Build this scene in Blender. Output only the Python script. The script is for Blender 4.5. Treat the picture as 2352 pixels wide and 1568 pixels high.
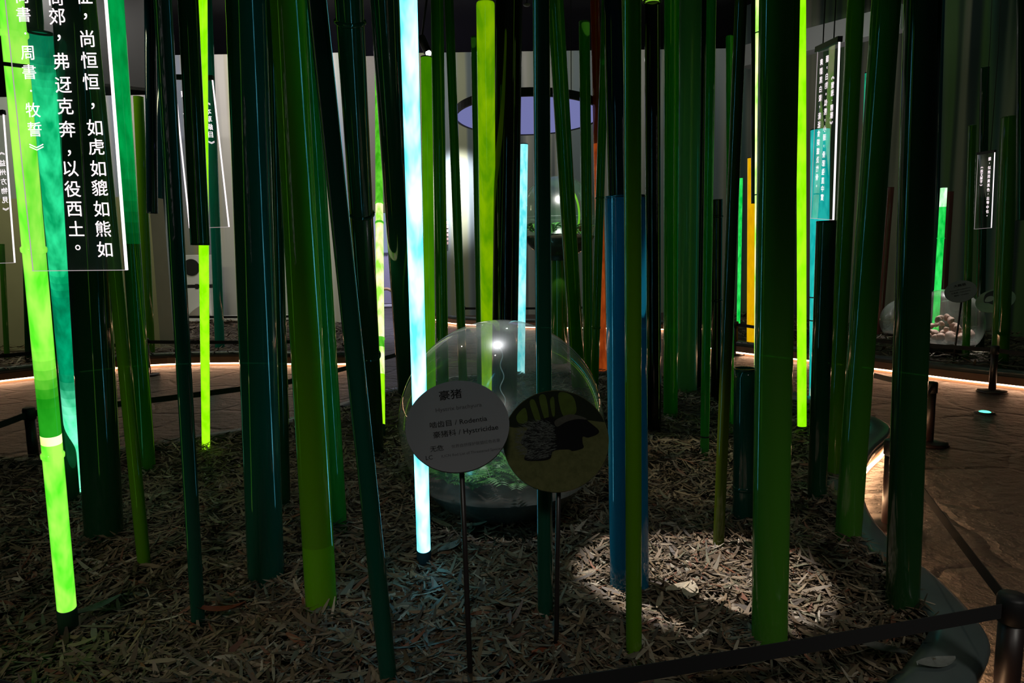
import bpy, bmesh, math, random
import numpy as np
from mathutils import Vector, Matrix
for o in list(bpy.data.objects):
    bpy.data.objects.remove(o)
C = bpy.context.scene.collection
SC = bpy.context.scene
random.seed(7); RNG = np.random.default_rng(11)

# ------------------------------------------------------------ camera
W, H, F = 2352, 1568, 1600.0
PITCH = math.atan(201 / 1600.0); ROLL = -0.0147
EYE = Vector((0, 0, 1.5))
FWD = Vector((0, math.cos(PITCH), -math.sin(PITCH)))
UP0 = Vector((0, math.sin(PITCH), math.cos(PITCH))); R0 = Vector((1, 0, 0))
RGT = (R0 * math.cos(ROLL) + UP0 * math.sin(ROLL)).normalized()
UPV = (UP0 * math.cos(ROLL) - R0 * math.sin(ROLL)).normalized()
cd = bpy.data.cameras.new('camera'); cam = bpy.data.objects.new('camera', cd); C.objects.link(cam)
cd.sensor_width = 36; cd.lens = 36 * F / W; cd.clip_start = 0.05; cd.clip_end = 200
M = Matrix((RGT, UPV, -FWD)).transposed().to_4x4(); M.translation = EYE
cam.matrix_world = M
SC.camera = cam

# ------------------------------------------------------------ world, exposure, ceiling spots
wd = bpy.data.worlds.new('hall_dark'); SC.world = wd; wd.use_nodes = True
wd.node_tree.nodes['Background'].inputs[0].default_value = (0.55, 0.75, 0.7, 1)
wd.node_tree.nodes['Background'].inputs[1].default_value = 0.010
vs = SC.view_settings
SC.display_settings.display_device = 'sRGB'
vs.view_transform = 'Standard'; vs.look = 'None'; vs.gamma = 1; vs.use_curve_mapping = False
vs.exposure = 0.0
cy = SC.cycles
cy.max_bounces = 8; cy.diffuse_bounces = 2; cy.glossy_bounces = 3; cy.transmission_bounces = 4
cy.transparent_max_bounces = 40; cy.use_denoising = True
cy.sample_clamp_indirect = 3.0; cy.sample_clamp_direct = 0
cy.caustics_reflective = False; cy.caustics_refractive = False
cy.blur_glossy = 0.5


def ray(x, y):
    return (FWD + RGT * ((x - W / 2) / F) + UPV * ((H / 2 - y) / F))


def ground(x, y, z=0.0):
    d = ray(x, y)
    return EYE + d * ((z - EYE.z) / d.z)


def at(x, y, Y):
    d = ray(x, y)
    return EYE + d * (Y / d.y)


def axd(p):
    return (Vector(p) - EYE).dot(FWD)


def spot(name, loc, target, power, deg, col=(1, 1, 1), blend=0.4, size=0.05):
    l = bpy.data.lights.new(name, 'SPOT'); l.energy = power; l.spot_size = math.radians(deg)
    l.spot_blend = blend; l.color = col; l.shadow_soft_size = size
    o = bpy.data.objects.new(name, l); C.objects.link(o); o.location = loc
    o.rotation_euler = (Vector(target) - Vector(loc)).to_track_quat('-Z', 'Y').to_euler()
    return o


# gallery spots above the bamboo bed; the weak wide ones are added, unseen fill
spot('ceiling_spot_or_fill', (-0.35, 3.75, 4.9), ground(1600, 1330), 2000, 13, (1, 0.93, 0.88), 0.25, 0.02)
spot('ceiling_spot_or_fill', (2.4, 5.2, 4.9), ground(1590, 1080), 230, 17, (1, 0.88, 0.58), 0.5)
spot('ceiling_spot_or_fill', (-0.25, 4.7, 5.2), at(1140, 850, 4.0), 900, 12.5, (0.95, 0.97, 1), 0.9)
spot('ceiling_spot_or_fill', (-2.6, 6.2, 5.0), ground(420, 1180), 70, 50, (1, 0.82, 0.62), 0.9)  # added fill over the left of the bed
spot('ceiling_spot_or_fill', (-0.4, 3.6, 5.0), ground(1150, 1470), 14, 30, (1, 0.88, 0.78), 0.8)  # added fill over the front middle
spot('ceiling_spot_or_fill', (3.4, 5.4, 5.2), ground(1950, 1200), 60, 50, (0.95, 0.9, 0.7), 0.9)  # added fill over the right of the bed
spot('ceiling_spot_or_fill', (0.3, 9.0, 5.6), ground(1300, 950), 110, 60, (0.8, 1, 0.8), 0.8)  # added greenish fill towards the back
spot('ceiling_spot_or_fill', (-1.0, 2.6, 4.6), ground(740, 1430), 14, 17, (1, 0.30, 0.10), 0.9)


spot('ceiling_spot_or_fill', at(1290, 160, 8.0), at(1280, 510, 9.7), 500, 32, (1, 0.98, 0.92), 0.7)
# unseen fill spots added on the visitors' side to brighten the tube feet
spot('front_fill', (-2.4, -1.0, 3.3), (-1.9, 2.75, -0.3), 150, 46, (1, 0.95, 0.85), 1.0, 0.3)
spot('front_fill', (0.0, -1.4, 3.4), (0.1, 2.75, -0.3), 135, 42, (1, 0.95, 0.85), 1.0, 0.3)
spot('front_fill', (2.4, -0.8, 3.3), (2.0, 2.75, -0.3), 150, 44, (1, 0.95, 0.85), 1.0, 0.3)


def wash(name, loc, target, power, sx, sy, col=(1, 1, 1)):
    l = bpy.data.lights.new(name, 'AREA'); l.shape = 'RECTANGLE'; l.size = sx; l.size_y = sy; l.energy = power; l.color = col
    o = bpy.data.objects.new(name, l); C.objects.link(o); o.location = loc
    o.rotation_euler = (Vector(target) - Vector(loc)).to_track_quat('-Z', 'Y').to_euler()
    return o


# wall washers along the ceiling edges
wash('wall_washer', (1.6, 15.6, 7.2), (1.6, 18, 3.6), 48, 7.5, 0.2, (1, 0.97, 0.9))
wash('wall_washer', (-5.2, 15.2, 7.2), (-5.2, 17.6, 3.6), 200, 4.5, 0.2, (1, 0.92, 0.86))
wash('wall_washer', (-9.4, 13.6, 6.6), (-9.4, 16.4, 3.4), 130, 4.0, 0.2, (1, 0.95, 0.9))
spot('wall_washer_spot', at(1062, 100, 15.2), at(1050, 440, 18), 5000, 27, (0.98, 0.94, 1.0), 0.9, 0.1)
wash('wall_washer', (-8.0, 9.6, 5.0), (-8.4, 12.2, 0.8), 95, 4.0, 0.2, (0.86, 0.86, 0.52))
wash('wall_washer', (7.0, 9.0, 6.8), (8.2, 13.0, 2.5), 26, 5.0, 0.2, (0.62, 0.9, 0.6))
spot('wall_washer_spot', at(1900, 300, 10.0), at(1920, 80, 13), 160, 60, (1, 0.95, 0.95), 1.0, 0.1)
# spots on the far bed on the right, over the two glass balls
spot('ceiling_spot_or_fill', at(2185, 60, 11.2), at(2180, 770, 9.9), 1500, 13, (1, 0.95, 0.88), 0.5)
spot('ceiling_spot_or_fill', at(2060, 100, 12.6), at(2070, 745, 11.6), 700, 12, (0.95, 1, 0.95), 0.6)


# ------------------------------------------------------------ materials
def nmat(name):
    m = bpy.data.materials.new(name); m.use_nodes = True
    nt = m.node_tree; nt.nodes.clear()
    return m, nt, nt.nodes, nt.links


def N(nt, t, **k):
    n = nt.nodes.new(t)
    for a, b in k.items():
        setattr(n, a, b)
    return n


def rgba(c):
    return (c[0], c[1], c[2], 1)


def pbr(name, col, rough=0.6, metal=0.0, noise=0.0, scale=20, bump=0.0, stretch=(1, 1, 1), spec=0.5):
    m, nt, n, L = nmat(name)
    b = N(nt, 'ShaderNodeBsdfPrincipled'); o = N(nt, 'ShaderNodeOutputMaterial')
    b.inputs['Base Color'].default_value = rgba(col); b.inputs['Roughness'].default_value = rough
    b.inputs['Metallic'].default_value = metal; b.inputs['Specular IOR Level'].default_value = spec
    L.new(b.outputs[0], o.inputs[0])
    if noise or bump:
        tc = N(nt, 'ShaderNodeTexCoord'); mp = N(nt, 'ShaderNodeMapping'); mp.inputs['Scale'].default_value = stretch
        nz = N(nt, 'ShaderNodeTexNoise'); nz.inputs['Scale'].default_value = scale; nz.inputs['Detail'].default_value = 5
        L.new(tc.outputs['Object'], mp.inputs[0]); L.new(mp.outputs[0], nz.inputs['Vector'])
        if noise:
            mx = N(nt, 'ShaderNodeMix', data_type='RGBA')
            mx.inputs['A'].default_value = rgba([c * (1 - noise) for c in col])
            mx.inputs['B'].default_value = rgba([min(1, c * (1 + noise)) for c in col])
            L.new(nz.outputs['Fac'], mx.inputs['Factor']); L.new(mx.outputs['Result'], b.inputs['Base Color'])
        if bump:
            bp = N(nt, 'ShaderNodeBump'); bp.inputs['Strength'].default_value = bump
            L.new(nz.outputs['Fac'], bp.inputs['Height']); L.new(bp.outputs[0], b.inputs['Normal'])
    return m


_ac = {}


def acrylic(col, k=0.4, d=0.25, dcol=None, rough=0.07, spec=1.0):
    """tinted clear acrylic tube wall: col = tint of the light that passes, k = how much passes one wall, d = milkiness"""
    key = (tuple(col), k, d, tuple(dcol or ()), rough)
    if key in _ac:
        return _ac[key]
    m, nt, n, L = nmat('tinted_acrylic')
    mxc = max(col)
    tr = N(nt, 'ShaderNodeBsdfTransparent'); tr.inputs[0].default_value = rgba([0.78 * k * c / mxc for c in col])
    dc = dcol or col
    di = N(nt, 'ShaderNodeBsdfDiffuse'); di.inputs[0].default_value = rgba(dc)
    tl = N(nt, 'ShaderNodeBsdfTranslucent'); tl.inputs[0].default_value = rgba(dc)
    a = N(nt, 'ShaderNodeMixShader'); a.inputs[0].default_value = 0.5
    L.new(di.outputs[0], a.inputs[1]); L.new(tl.outputs[0], a.inputs[2])
    b = N(nt, 'ShaderNodeMixShader')
    lw = N(nt, 'ShaderNodeLayerWeight'); lw.inputs['Blend'].default_value = 0.5
    pw = N(nt, 'ShaderNodeMath', operation='POWER'); pw.inputs[1].default_value = 2.0; L.new(lw.outputs['Facing'], pw.inputs[0])
    mr = N(nt, 'ShaderNodeMapRange'); mr.inputs['To Min'].default_value = d * 0.92; mr.inputs['To Max'].default_value = min(0.97, d * 1.25)
    L.new(pw.outputs[0], mr.inputs['Value']); L.new(mr.outputs[0], b.inputs[0])
    L.new(tr.outputs[0], b.inputs[1]); L.new(a.outputs[0], b.inputs[2])
    g = N(nt, 'ShaderNodeBsdfGlossy'); g.inputs['Roughness'].default_value = rough
    fr = N(nt, 'ShaderNodeFresnel'); fr.inputs['IOR'].default_value = 1.65
    # at the outside only, so that the far wall does not double the sheen
    ge = N(nt, 'ShaderNodeNewGeometry')
    mu = N(nt, 'ShaderNodeMath', operation='MULTIPLY'); sb = N(nt, 'ShaderNodeMath', operation='SUBTRACT'); sb.inputs[0].default_value = 1
    L.new(ge.outputs['Backfacing'], sb.inputs[1]); L.new(fr.outputs[0], mu.inputs[0]); L.new(sb.outputs[0], mu.inputs[1])
    c = N(nt, 'ShaderNodeMixShader'); L.new(mu.outputs[0], c.inputs[0])
    L.new(b.outputs[0], c.inputs[1]); L.new(g.outputs[0], c.inputs[2])
    o = N(nt, 'ShaderNodeOutputMaterial'); L.new(c.outputs[0], o.inputs[0])
    _ac[key] = m
    return m


_gl = {}


def glow(c1, c2, s, scale=(9, 9, 3.2), gloss=True):
    """lit frosted lamp tube with a cloudy film inside"""
    key = (tuple(c1), tuple(c2), s, scale)
    if key in _gl:
        return _gl[key]
    m, nt, n, L = nmat('lit_lamp_tube')
    tc = N(nt, 'ShaderNodeTexCoord'); mp = N(nt, 'ShaderNodeMapping'); mp.inputs['Scale'].default_value = scale
    nz = N(nt, 'ShaderNodeTexNoise'); nz.inputs['Scale'].default_value = 1.6; nz.inputs['Detail'].default_value = 3
    L.new(tc.outputs['Object'], mp.inputs[0]); L.new(mp.outputs[0], nz.inputs['Vector'])
    rp = N(nt, 'ShaderNodeMapRange'); rp.inputs['From Min'].default_value = 0.36; rp.inputs['From Max'].default_value = 0.64
    L.new(nz.outputs['Fac'], rp.inputs['Value'])
    mx = N(nt, 'ShaderNodeMix', data_type='RGBA'); mx.inputs['A'].default_value = rgba(c1); mx.inputs['B'].default_value = rgba(c2)
    L.new(rp.outputs[0], mx.inputs['Factor'])
    em = N(nt, 'ShaderNodeEmission'); em.inputs['Strength'].default_value = s
    L.new(mx.outputs['Result'], em.inputs['Color'])
    g = N(nt, 'ShaderNodeBsdfGlossy'); g.inputs['Roughness'].default_value = 0.1
    fr = N(nt, 'ShaderNodeFresnel'); fr.inputs['IOR'].default_value = 1.4
    ms = N(nt, 'ShaderNodeMixShader'); L.new(fr.outputs[0], ms.inputs[0]); L.new(em.outputs[0], ms.inputs[1]); L.new(g.outputs[0], ms.inputs[2])
    o = N(nt, 'ShaderNodeOutputMaterial'); L.new(ms.outputs[0], o.inputs[0])
    _gl[key] = m
    return m


def emit(name, col, s):
    m, nt, n, L = nmat(name)
    e = N(nt, 'ShaderNodeEmission'); e.inputs[0].default_value = rgba(col); e.inputs[1].default_value = s
    o = N(nt, 'ShaderNodeOutputMaterial'); L.new(e.outputs[0], o.inputs[0])
    return m


def clear_mat(name, tint=(0.97, 0.98, 0.97), dust=0.02, dcol=(0.8, 0.85, 0.8), ior=1.45, sheen=0.0):
    m, nt, n, L = nmat(name)
    tr = N(nt, 'ShaderNodeBsdfTransparent'); tr.inputs[0].default_value = rgba(tint)
    di = N(nt, 'ShaderNodeBsdfDiffuse'); di.inputs[0].default_value = rgba(dcol)
    tl = N(nt, 'ShaderNodeBsdfTranslucent'); tl.inputs[0].default_value = rgba(dcol)
    h = N(nt, 'ShaderNodeMixShader'); h.inputs[0].default_value = 0.5
    L.new(di.outputs[0], h.inputs[1]); L.new(tl.outputs[0], h.inputs[2])
    a = N(nt, 'ShaderNodeMixShader')
    tc = N(nt, 'ShaderNodeTexCoord'); nz = N(nt, 'ShaderNodeTexNoise'); nz.inputs['Scale'].default_value = 3.0; nz.inputs['Detail'].default_value = 8
    L.new(tc.outputs['Object'], nz.inputs['Vector'])
    mr = N(nt, 'ShaderNodeMapRange'); mr.inputs['From Min'].default_value = 0.42; mr.inputs['From Max'].default_value = 0.75
    mr.inputs['To Min'].default_value = dust * 0.35; mr.inputs['To Max'].default_value = dust * 2.4
    L.new(nz.outputs['Fac'], mr.inputs['Value']); L.new(mr.outputs[0], a.inputs[0])
    L.new(tr.outputs[0], a.inputs[1]); L.new(h.outputs[0], a.inputs[2])
    if sheen:
        rg = N(nt, 'ShaderNodeBsdfGlossy'); rg.inputs['Roughness'].default_value = 0.28
        a2 = N(nt, 'ShaderNodeMixShader'); a2.inputs[0].default_value = sheen
        L.new(a.outputs[0], a2.inputs[1]); L.new(rg.outputs[0], a2.inputs[2]); a = a2
    g = N(nt, 'ShaderNodeBsdfGlossy'); g.inputs['Roughness'].default_value = 0.02
    fr = N(nt, 'ShaderNodeFresnel'); fr.inputs['IOR'].default_value = ior
    ge = N(nt, 'ShaderNodeNewGeometry'); sb = N(nt, 'ShaderNodeMath', operation='SUBTRACT'); sb.inputs[0].default_value = 1
    mu = N(nt, 'ShaderNodeMath', operation='MULTIPLY'); L.new(ge.outputs['Backfacing'], sb.inputs[1])
    L.new(fr.outputs[0], mu.inputs[0]); L.new(sb.outputs[0], mu.inputs[1])
    c = N(nt, 'ShaderNodeMixShader'); L.new(mu.outputs[0], c.inputs[0]); L.new(a.outputs[0], c.inputs[1]); L.new(g.outputs[0], c.inputs[2])
    o = N(nt, 'ShaderNodeOutputMaterial'); L.new(c.outputs[0], o.inputs[0])
    return m


def stripes_mat(name, base, cols, scale, amount=1.0, rough=0.8, blurry=0.08):
    """painted wall: soft vertical bamboo trunks in several tints"""
    m, nt, n, L = nmat(name)
    tc = N(nt, 'ShaderNodeTexCoord')
    b = N(nt, 'ShaderNodeBsdfPrincipled'); b.inputs['Roughness'].default_value = rough
    cur = None
    for i, (c, sc, th) in enumerate(cols):
        mp = N(nt, 'ShaderNodeMapping'); mp.inputs['Scale'].default_value = (sc, sc, 0.05 + 0.02 * i)
        mp.inputs['Location'].default_value = (3.7 * i, 1.3 * i, 0.4 * i)
        nz = N(nt, 'ShaderNodeTexNoise'); nz.inputs['Scale'].default_value = 1.0; nz.inputs['Detail'].default_value = 1.5
        L.new(tc.outputs['Object'], mp.inputs[0]); L.new(mp.outputs[0], nz.inputs['Vector'])
        mr = N(nt, 'ShaderNodeMapRange', interpolation_type='SMOOTHSTEP'); mr.inputs['From Min'].default_value = th - blurry; mr.inputs['From Max'].default_value = th + blurry
        mr.inputs['To Max'].default_value = amount
        L.new(nz.outputs['Fac'], mr.inputs['Value'])
        mx = N(nt, 'ShaderNodeMix', data_type='RGBA'); mx.inputs['B'].default_value = rgba(c)
        if cur is None:
            mx.inputs['A'].default_value = rgba(base)
        else:
            L.new(cur, mx.inputs['A'])
        L.new(mr.outputs[0], mx.inputs['Factor']); cur = mx.outputs['Result']
    L.new(cur, b.inputs['Base Color'])
    o = N(nt, 'ShaderNodeOutputMaterial'); L.new(b.outputs[0], o.inputs[0])
    return m


BLACK = pbr('matt_black', (0.008, 0.008, 0.009), 0.55)
BLACKMETAL = pbr('black_metal', (0.025, 0.02, 0.02), 0.4, noise=0.2)
BELT = pbr('black_webbing', (0.008, 0.008, 0.009), 0.8, noise=0.3, scale=300)
KERB = pbr('painted_kerb_top', (0.07, 0.09, 0.09), 0.32, noise=0.25, scale=8, bump=0.15)
KERBFACE = pbr('terracotta_kerb_face', (0.30, 0.15, 0.09), 0.8, noise=0.25, scale=12, bump=0.3)
LED = emit('warm_led_strip', (1, 0.58, 0.34), 15.0)
SOIL = pbr('dark_soil', (0.035, 0.022, 0.014), 0.95, noise=0.5, scale=18, bump=0.6)
SOCKET = pbr('dark_socket', (0.01, 0.022, 0.016), 0.5)
GLASS = clear_mat('clear_acrylic_ball', dust=0.13, sheen=0.08)
PANEL = clear_mat('clear_acrylic_sheet', tint=(0.93, 0.94, 0.94), dust=0.03)
ETCH = emit('edge_lit_engraving', (1.0, 0.86, 0.90), 1.6)
ETCHSOFT = emit('edge_lit_rim', (1.0, 0.84, 0.88), 0.55)
WHITE = pbr('white_board', (0.75, 0.74, 0.73), 0.6)


# ------------------------------------------------------------ mesh helpers
def obj(name, bm, mat=None, parent=None, smooth=True, loc=None, mats=None):
    me = bpy.data.meshes.new(name)
    bm.normal_update(); bm.to_mesh(me); bm.free()
    if smooth:
        me.polygons.foreach_set('use_smooth', [True] * len(me.polygons))
    o = bpy.data.objects.new(name, me); C.objects.link(o)
    for mm in (mats or ([mat] if mat else [])):
        me.materials.append(mm)
    if loc is not None:
        o.location = loc
    if parent is not None:
        o.parent = parent
    return o


def tag(o, label=None, cat=None, group=None, kind=None):
    if label: o['label'] = label
    if cat: o['category'] = cat
    if group: o['group'] = group
    if kind: o['kind'] = kind
    return o


def empty(name, loc):
    o = bpy.data.objects.new(name, None); C.objects.link(o); o.location = loc
    o.empty_display_size = 0.1
    return o


def frame(d):
    d = d.normalized()
    a = Vector((1, 0, 0)) if abs(d.x) < 0.9 else Vector((0, 1, 0))
    u = d.cross(a).normalized(); v = d.cross(u).normalized()
    return u, v


def ring(bm, c, u, v, r, n):
    return [bm.verts.new(c + u * (r * math.cos(2 * math.pi * i / n)) + v * (r * math.sin(2 * math.pi * i / n))) for i in range(n)]


def bridge(bm, a, b, mi=0):
    n = len(a); fs = []
    for i in range(n):
        f = bm.faces.new((a[i], a[(i + 1) % n], b[(i + 1) % n], b[i])); f.material_index = mi; fs.append(f)
    return fs


def sweep(bm, prof, n=28, caps=(False, False), mi=0):
    """prof: list of (centre, radius) along one axis"""
    d = (prof[-1][0] - prof[0][0])
    u, v = frame(d)
    rs = [ring(bm, c, u, v, max(r, 1e-5), n) for c, r in prof]
    for i in range(len(rs) - 1):
        m_ = mi(prof[i][0], prof[i + 1][0]) if callable(mi) else mi
        bridge(bm, rs[i], rs[i + 1], m_)
    if caps[0]: bm.faces.new(rs[0])
    if caps[1]: bm.faces.new(list(reversed(rs[-1])))
    bmesh.ops.recalc_face_normals(bm, faces=bm.faces[:]) if (caps[0] and caps[1]) else None
    return rs


def polytube(bm, pts, r, n=8):
    rs = []
    for i, p in enumerate(pts):
        d = (pts[min(i + 1, len(pts) - 1)] - pts[max(i - 1, 0)])
        u, v = frame(d)
        if rs:
            # keep the frame from twisting
            pu = (rs[-1][0].co - pts[i - 1]).normalized(); dd = d.normalized()
            u = (pu - dd * pu.dot(dd)).normalized(); v = dd.cross(u)
        rr = r(i / (len(pts) - 1)) if callable(r) else r
        rs.append(ring(bm, p, u, v, rr, n))
    for i in range(len(rs) - 1):
        bridge(bm, rs[i], rs[i + 1])
    bm.faces.new(rs[0]); bm.faces.new(list(reversed(rs[-1])))
    bmesh.ops.recalc_face_normals(bm, faces=bm.faces[:])


def box(bm, lo, hi, bevel=0.0):
    g = bmesh.ops.create_cube(bm, size=1.0)
    lo = Vector(lo); hi = Vector(hi)
    for vv in g['verts']:
        vv.co = Vector([(lo[k] + hi[k]) / 2 + vv.co[k] * (hi[k] - lo[k]) for k in range(3)])
    if bevel:
        es = list({e for vv in g['verts'] for e in vv.link_edges})
        bmesh.ops.bevel(bm, geom=es, offset=bevel, segments=2, affect='EDGES')


def quadbox(bm, a, b, zlo, zhi, t):
    """upright slab from plan point a to b, thickness t away from the camera"""
    a = Vector((a[0], a[1], 0)); b = Vector((b[0], b[1], 0))
    n = Vector((-(b - a).y, (b - a).x, 0)).normalized() * t
    vs_ = [bm.verts.new(p + Vector((0, 0, z))) for z in (zlo, zhi) for p in (a, b, b + n, a + n)]
    for f in ((0, 1, 5, 4), (1, 2, 6, 5), (2, 3, 7, 6), (3, 0, 4, 7), (0, 3, 2, 1), (4, 5, 6, 7)):
        bm.faces.new([vs_[i] for i in f])


# ------------------------------------------------------------ the setting
ZP = -0.2            # level of the stone path; the beds' wood shavings lie at z = 0
CEIL = 7.4


def path_mat():
    m, nt, n, L = nmat('stone_path')
    tc = N(nt, 'ShaderNodeTexCoord')
    nz = N(nt, 'ShaderNodeTexNoise'); nz.inputs['Scale'].default_value = 1.3; nz.inputs['Detail'].default_value = 6
    ad = N(nt, 'ShaderNodeMixRGB', blend_type='ADD') if False else None
    mp = N(nt, 'ShaderNodeVectorMath', operation='MULTIPLY_ADD'); mp.inputs[1].default_value = (0.5, 0.5, 0.5)
    L.new(tc.outputs['Object'], nz.inputs['Vector']); L.new(nz.outputs['Color'], mp.inputs[0]); L.new(tc.outputs['Object'], mp.inputs[2])
    vo = N(nt, 'ShaderNodeTexVoronoi', feature='DISTANCE_TO_EDGE'); vo.inputs['Scale'].default_value = 1.1
    L.new(mp.outputs[0], vo.inputs['Vector'])
    mr = N(nt, 'ShaderNodeMapRange'); mr.inputs['From Max'].default_value = 0.06; mr.inputs['To Min'].default_value = 0.35
    L.new(vo.outputs['Distance'], mr.inputs['Value'])
    n2 = N(nt, 'ShaderNodeTexNoise'); n2.inputs['Scale'].default_value = 14; n2.inputs['Detail'].default_value = 8; n2.inputs['Roughness'].default_value = 0.65
    L.new(tc.outputs['Object'], n2.inputs['Vector'])
    n3 = N(nt, 'ShaderNodeTexNoise'); n3.inputs['Scale'].default_value = 3.5; n3.inputs['Detail'].default_value = 5
    L.new(tc.outputs['Object'], n3.inputs['Vector'])
    c1 = N(nt, 'ShaderNodeMix', data_type='RGBA'); c1.inputs['A'].default_value = (0.018, 0.013, 0.009, 1); c1.inputs['B'].default_value = (0.095, 0.07, 0.05, 1)
    L.new(n3.outputs['Fac'], c1.inputs['Factor'])
    c2 = N(nt, 'ShaderNodeMix', data_type='RGBA'); c2.inputs['A'].default_value = (0.02, 0.015, 0.01, 1)
    L.new(mr.outputs[0], c2.inputs['Factor']); L.new(c1.outputs['Result'], c2.inputs['B'])
    hh = N(nt, 'ShaderNodeMath', operation='MULTIPLY_ADD'); hh.inputs[1].default_value = 0.7
    L.new(n2.outputs['Fac'], hh.inputs[0]); L.new(mr.outputs[0], hh.inputs[2])
    h2 = N(nt, 'ShaderNodeMath', operation='MULTIPLY_ADD'); h2.inputs[1].default_value = 1.5
    L.new(n3.outputs['Fac'], h2.inputs[0]); L.new(hh.outputs[0], h2.inputs[2])
    bp = N(nt, 'ShaderNodeBump'); bp.inputs['Strength'].default_value = 1.0; bp.inputs['Distance'].default_value = 0.09
    L.new(h2.outputs[0], bp.inputs['Height'])
    b = N(nt, 'ShaderNodeBsdfPrincipled'); b.inputs['Roughness'].default_value = 0.42
    L.new(c2.outputs['Result'], b.inputs['Base Color']); L.new(bp.outputs[0], b.inputs['Normal'])
    o = N(nt, 'ShaderNodeOutputMaterial'); L.new(b.outputs[0], o.inputs[0])
    return m


bm = bmesh.new(); box(bm, (-22, -3, ZP - 0.1), (22, 30, ZP))
tag(obj('floor', bm, path_mat(), smooth=False), kind='structure')
bm = bmesh.new(); box(bm, (-22, -3, CEIL), (22, 30, CEIL + 0.1))
tag(obj('ceiling', bm, pbr('black_ceiling', (0.004, 0.004, 0.004), 0.8, noise=0.3, scale=2), smooth=False), kind='structure')


def X(px, Y):
    return at(px, 583, Y).x


def Zat(px, y, Y):
    return at(px, y, Y).z


def wall(name, p, q, top, mat, bot=ZP, t=0.15):
    """p, q = (pixel column, depth) of its two ends"""
    bm = bmesh.new(); quadbox(bm, (X(*p), p[1]), (X(*q), q[1]), bot, top, t)
    return tag(obj(name, bm, mat, smooth=False), kind='structure')


PALE = stripes_mat('pale_painted_wall', (0.62, 0.60, 0.57), [((0.30, 0.34, 0.46), 1.6, 0.52), ((0.50, 0.44, 0.16), 2.3, 0.58), ((0.36, 0.40, 0.34), 1.1, 0.57), ((0.20, 0.23, 0.26), 3.1, 0.64)], 0.85)
GREYW = stripes_mat('grey_painted_wall', (0.42, 0.42, 0.38), [((0.20, 0.25, 0.27), 1.5, 0.49), ((0.26, 0.28, 0.18), 2.4, 0.55), ((0.10, 0.13, 0.14), 2.9, 0.60)], 0.9)
GREENW = stripes_mat('dark_green_painted_wall', (0.24, 0.23, 0.17), [((0.03, 0.08, 0.075), 1.5, 0.48), ((0.08, 0.15, 0.05), 2.4, 0.53), ((0.015, 0.03, 0.03), 3.2, 0.56)], 1)
wall('wall_left', (-500, 16.4), (392, 16.4), Zat(330, 218, 16.4), PALE)
wall('wall_back', (372, 18), (852, 18), Zat(500, 125, 18), PALE)
wall('wall_back.001', (974, 18), (1720, 18), Zat(1200, 118, 18), GREYW)
tag(wall('trim_1', (852, 18), (974, 18), Zat(900, 128, 18), pbr('grey_lintel', (0.20, 0.19, 0.18), 0.8, noise=0.1), bot=Zat(900, 488, 18)), kind='structure')
wall('wall_right', (1690, 17.6), (2700, 10.5), 7.3, GREENW)
wall('wall_partition', (-420, 12.2), (352, 12.2), Zat(300, 452, 12.2), pbr('beige_partition', (0.36, 0.34, 0.22), 0.8, noise=0.1, scale=3), t=0.5)
# lilac lit room through the doorway
wall('wall_far', (700, 25), (1100, 25), 6, pbr('lilac_room_wall', (0.42, 0.40, 0.48), 0.8, noise=0.1))
wall('trim_2', (1690, 14.5), (2040, 12.2), Zat(1905, 46, 13), pbr('pale_bulkhead', (0.4, 0.4, 0.4), 0.8), bot=Zat(1905, 100, 13), t=0.3)
wall('trim_3', (150, 14), (420, 15.2), 7.3, pbr('dark_bulkhead', (0.02, 0.02, 0.02), 0.8), bot=Zat(300, 190, 14.5), t=0.3)
al = bpy.data.lights.new('far_room_light', 'AREA'); al.energy = 420; al.color = (0.72, 0.68, 1.0); al.size = 2.2
ao = bpy.data.objects.new('far_room_light', al); C.objects.link(ao); ao.location = (X(890, 21.5), 21.5, 5.0)
ao.rotation_euler = (0, 0, 0)

# ------------------------------------------------------------ beds
SHAV = None


def shav_mat():
    m, nt, n, L = nmat('wood_shavings')
    at_ = N(nt, 'ShaderNodeAttribute', attribute_name='chip')
    b = N(nt, 'ShaderNodeBsdfPrincipled'); b.inputs['Roughness'].default_value = 0.6; b.inputs['Specular IOR Level'].default_value = 0.4
    L.new(at_.outputs['Color'], b.inputs['Base Color'])
    o = N(nt, 'ShaderNodeOutputMaterial'); L.new(b.outputs[0], o.inputs[0])
    return m


SHAV = shav_mat()


def inside(px, py, poly):
    r = np.zeros(len(px), bool); j = len(poly) - 1
    for i in range(len(poly)):
        xi, yi = poly[i]; xj, yj = poly[j]
        c = ((yi > py) != (yj > py)) & (px < (xj - xi) * (py - yi) / (yj - yi + 1e-12) + xi)
        r ^= c; j = i
    return r


def hgt(x, y):
    return 0.022 * np.sin(x * 2.3 + 0.7 * y) + 0.018 * np.sin(y * 3.1 - x * 1.2) + 0.008 * np.sin(7 * x + 5 * y)


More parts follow.
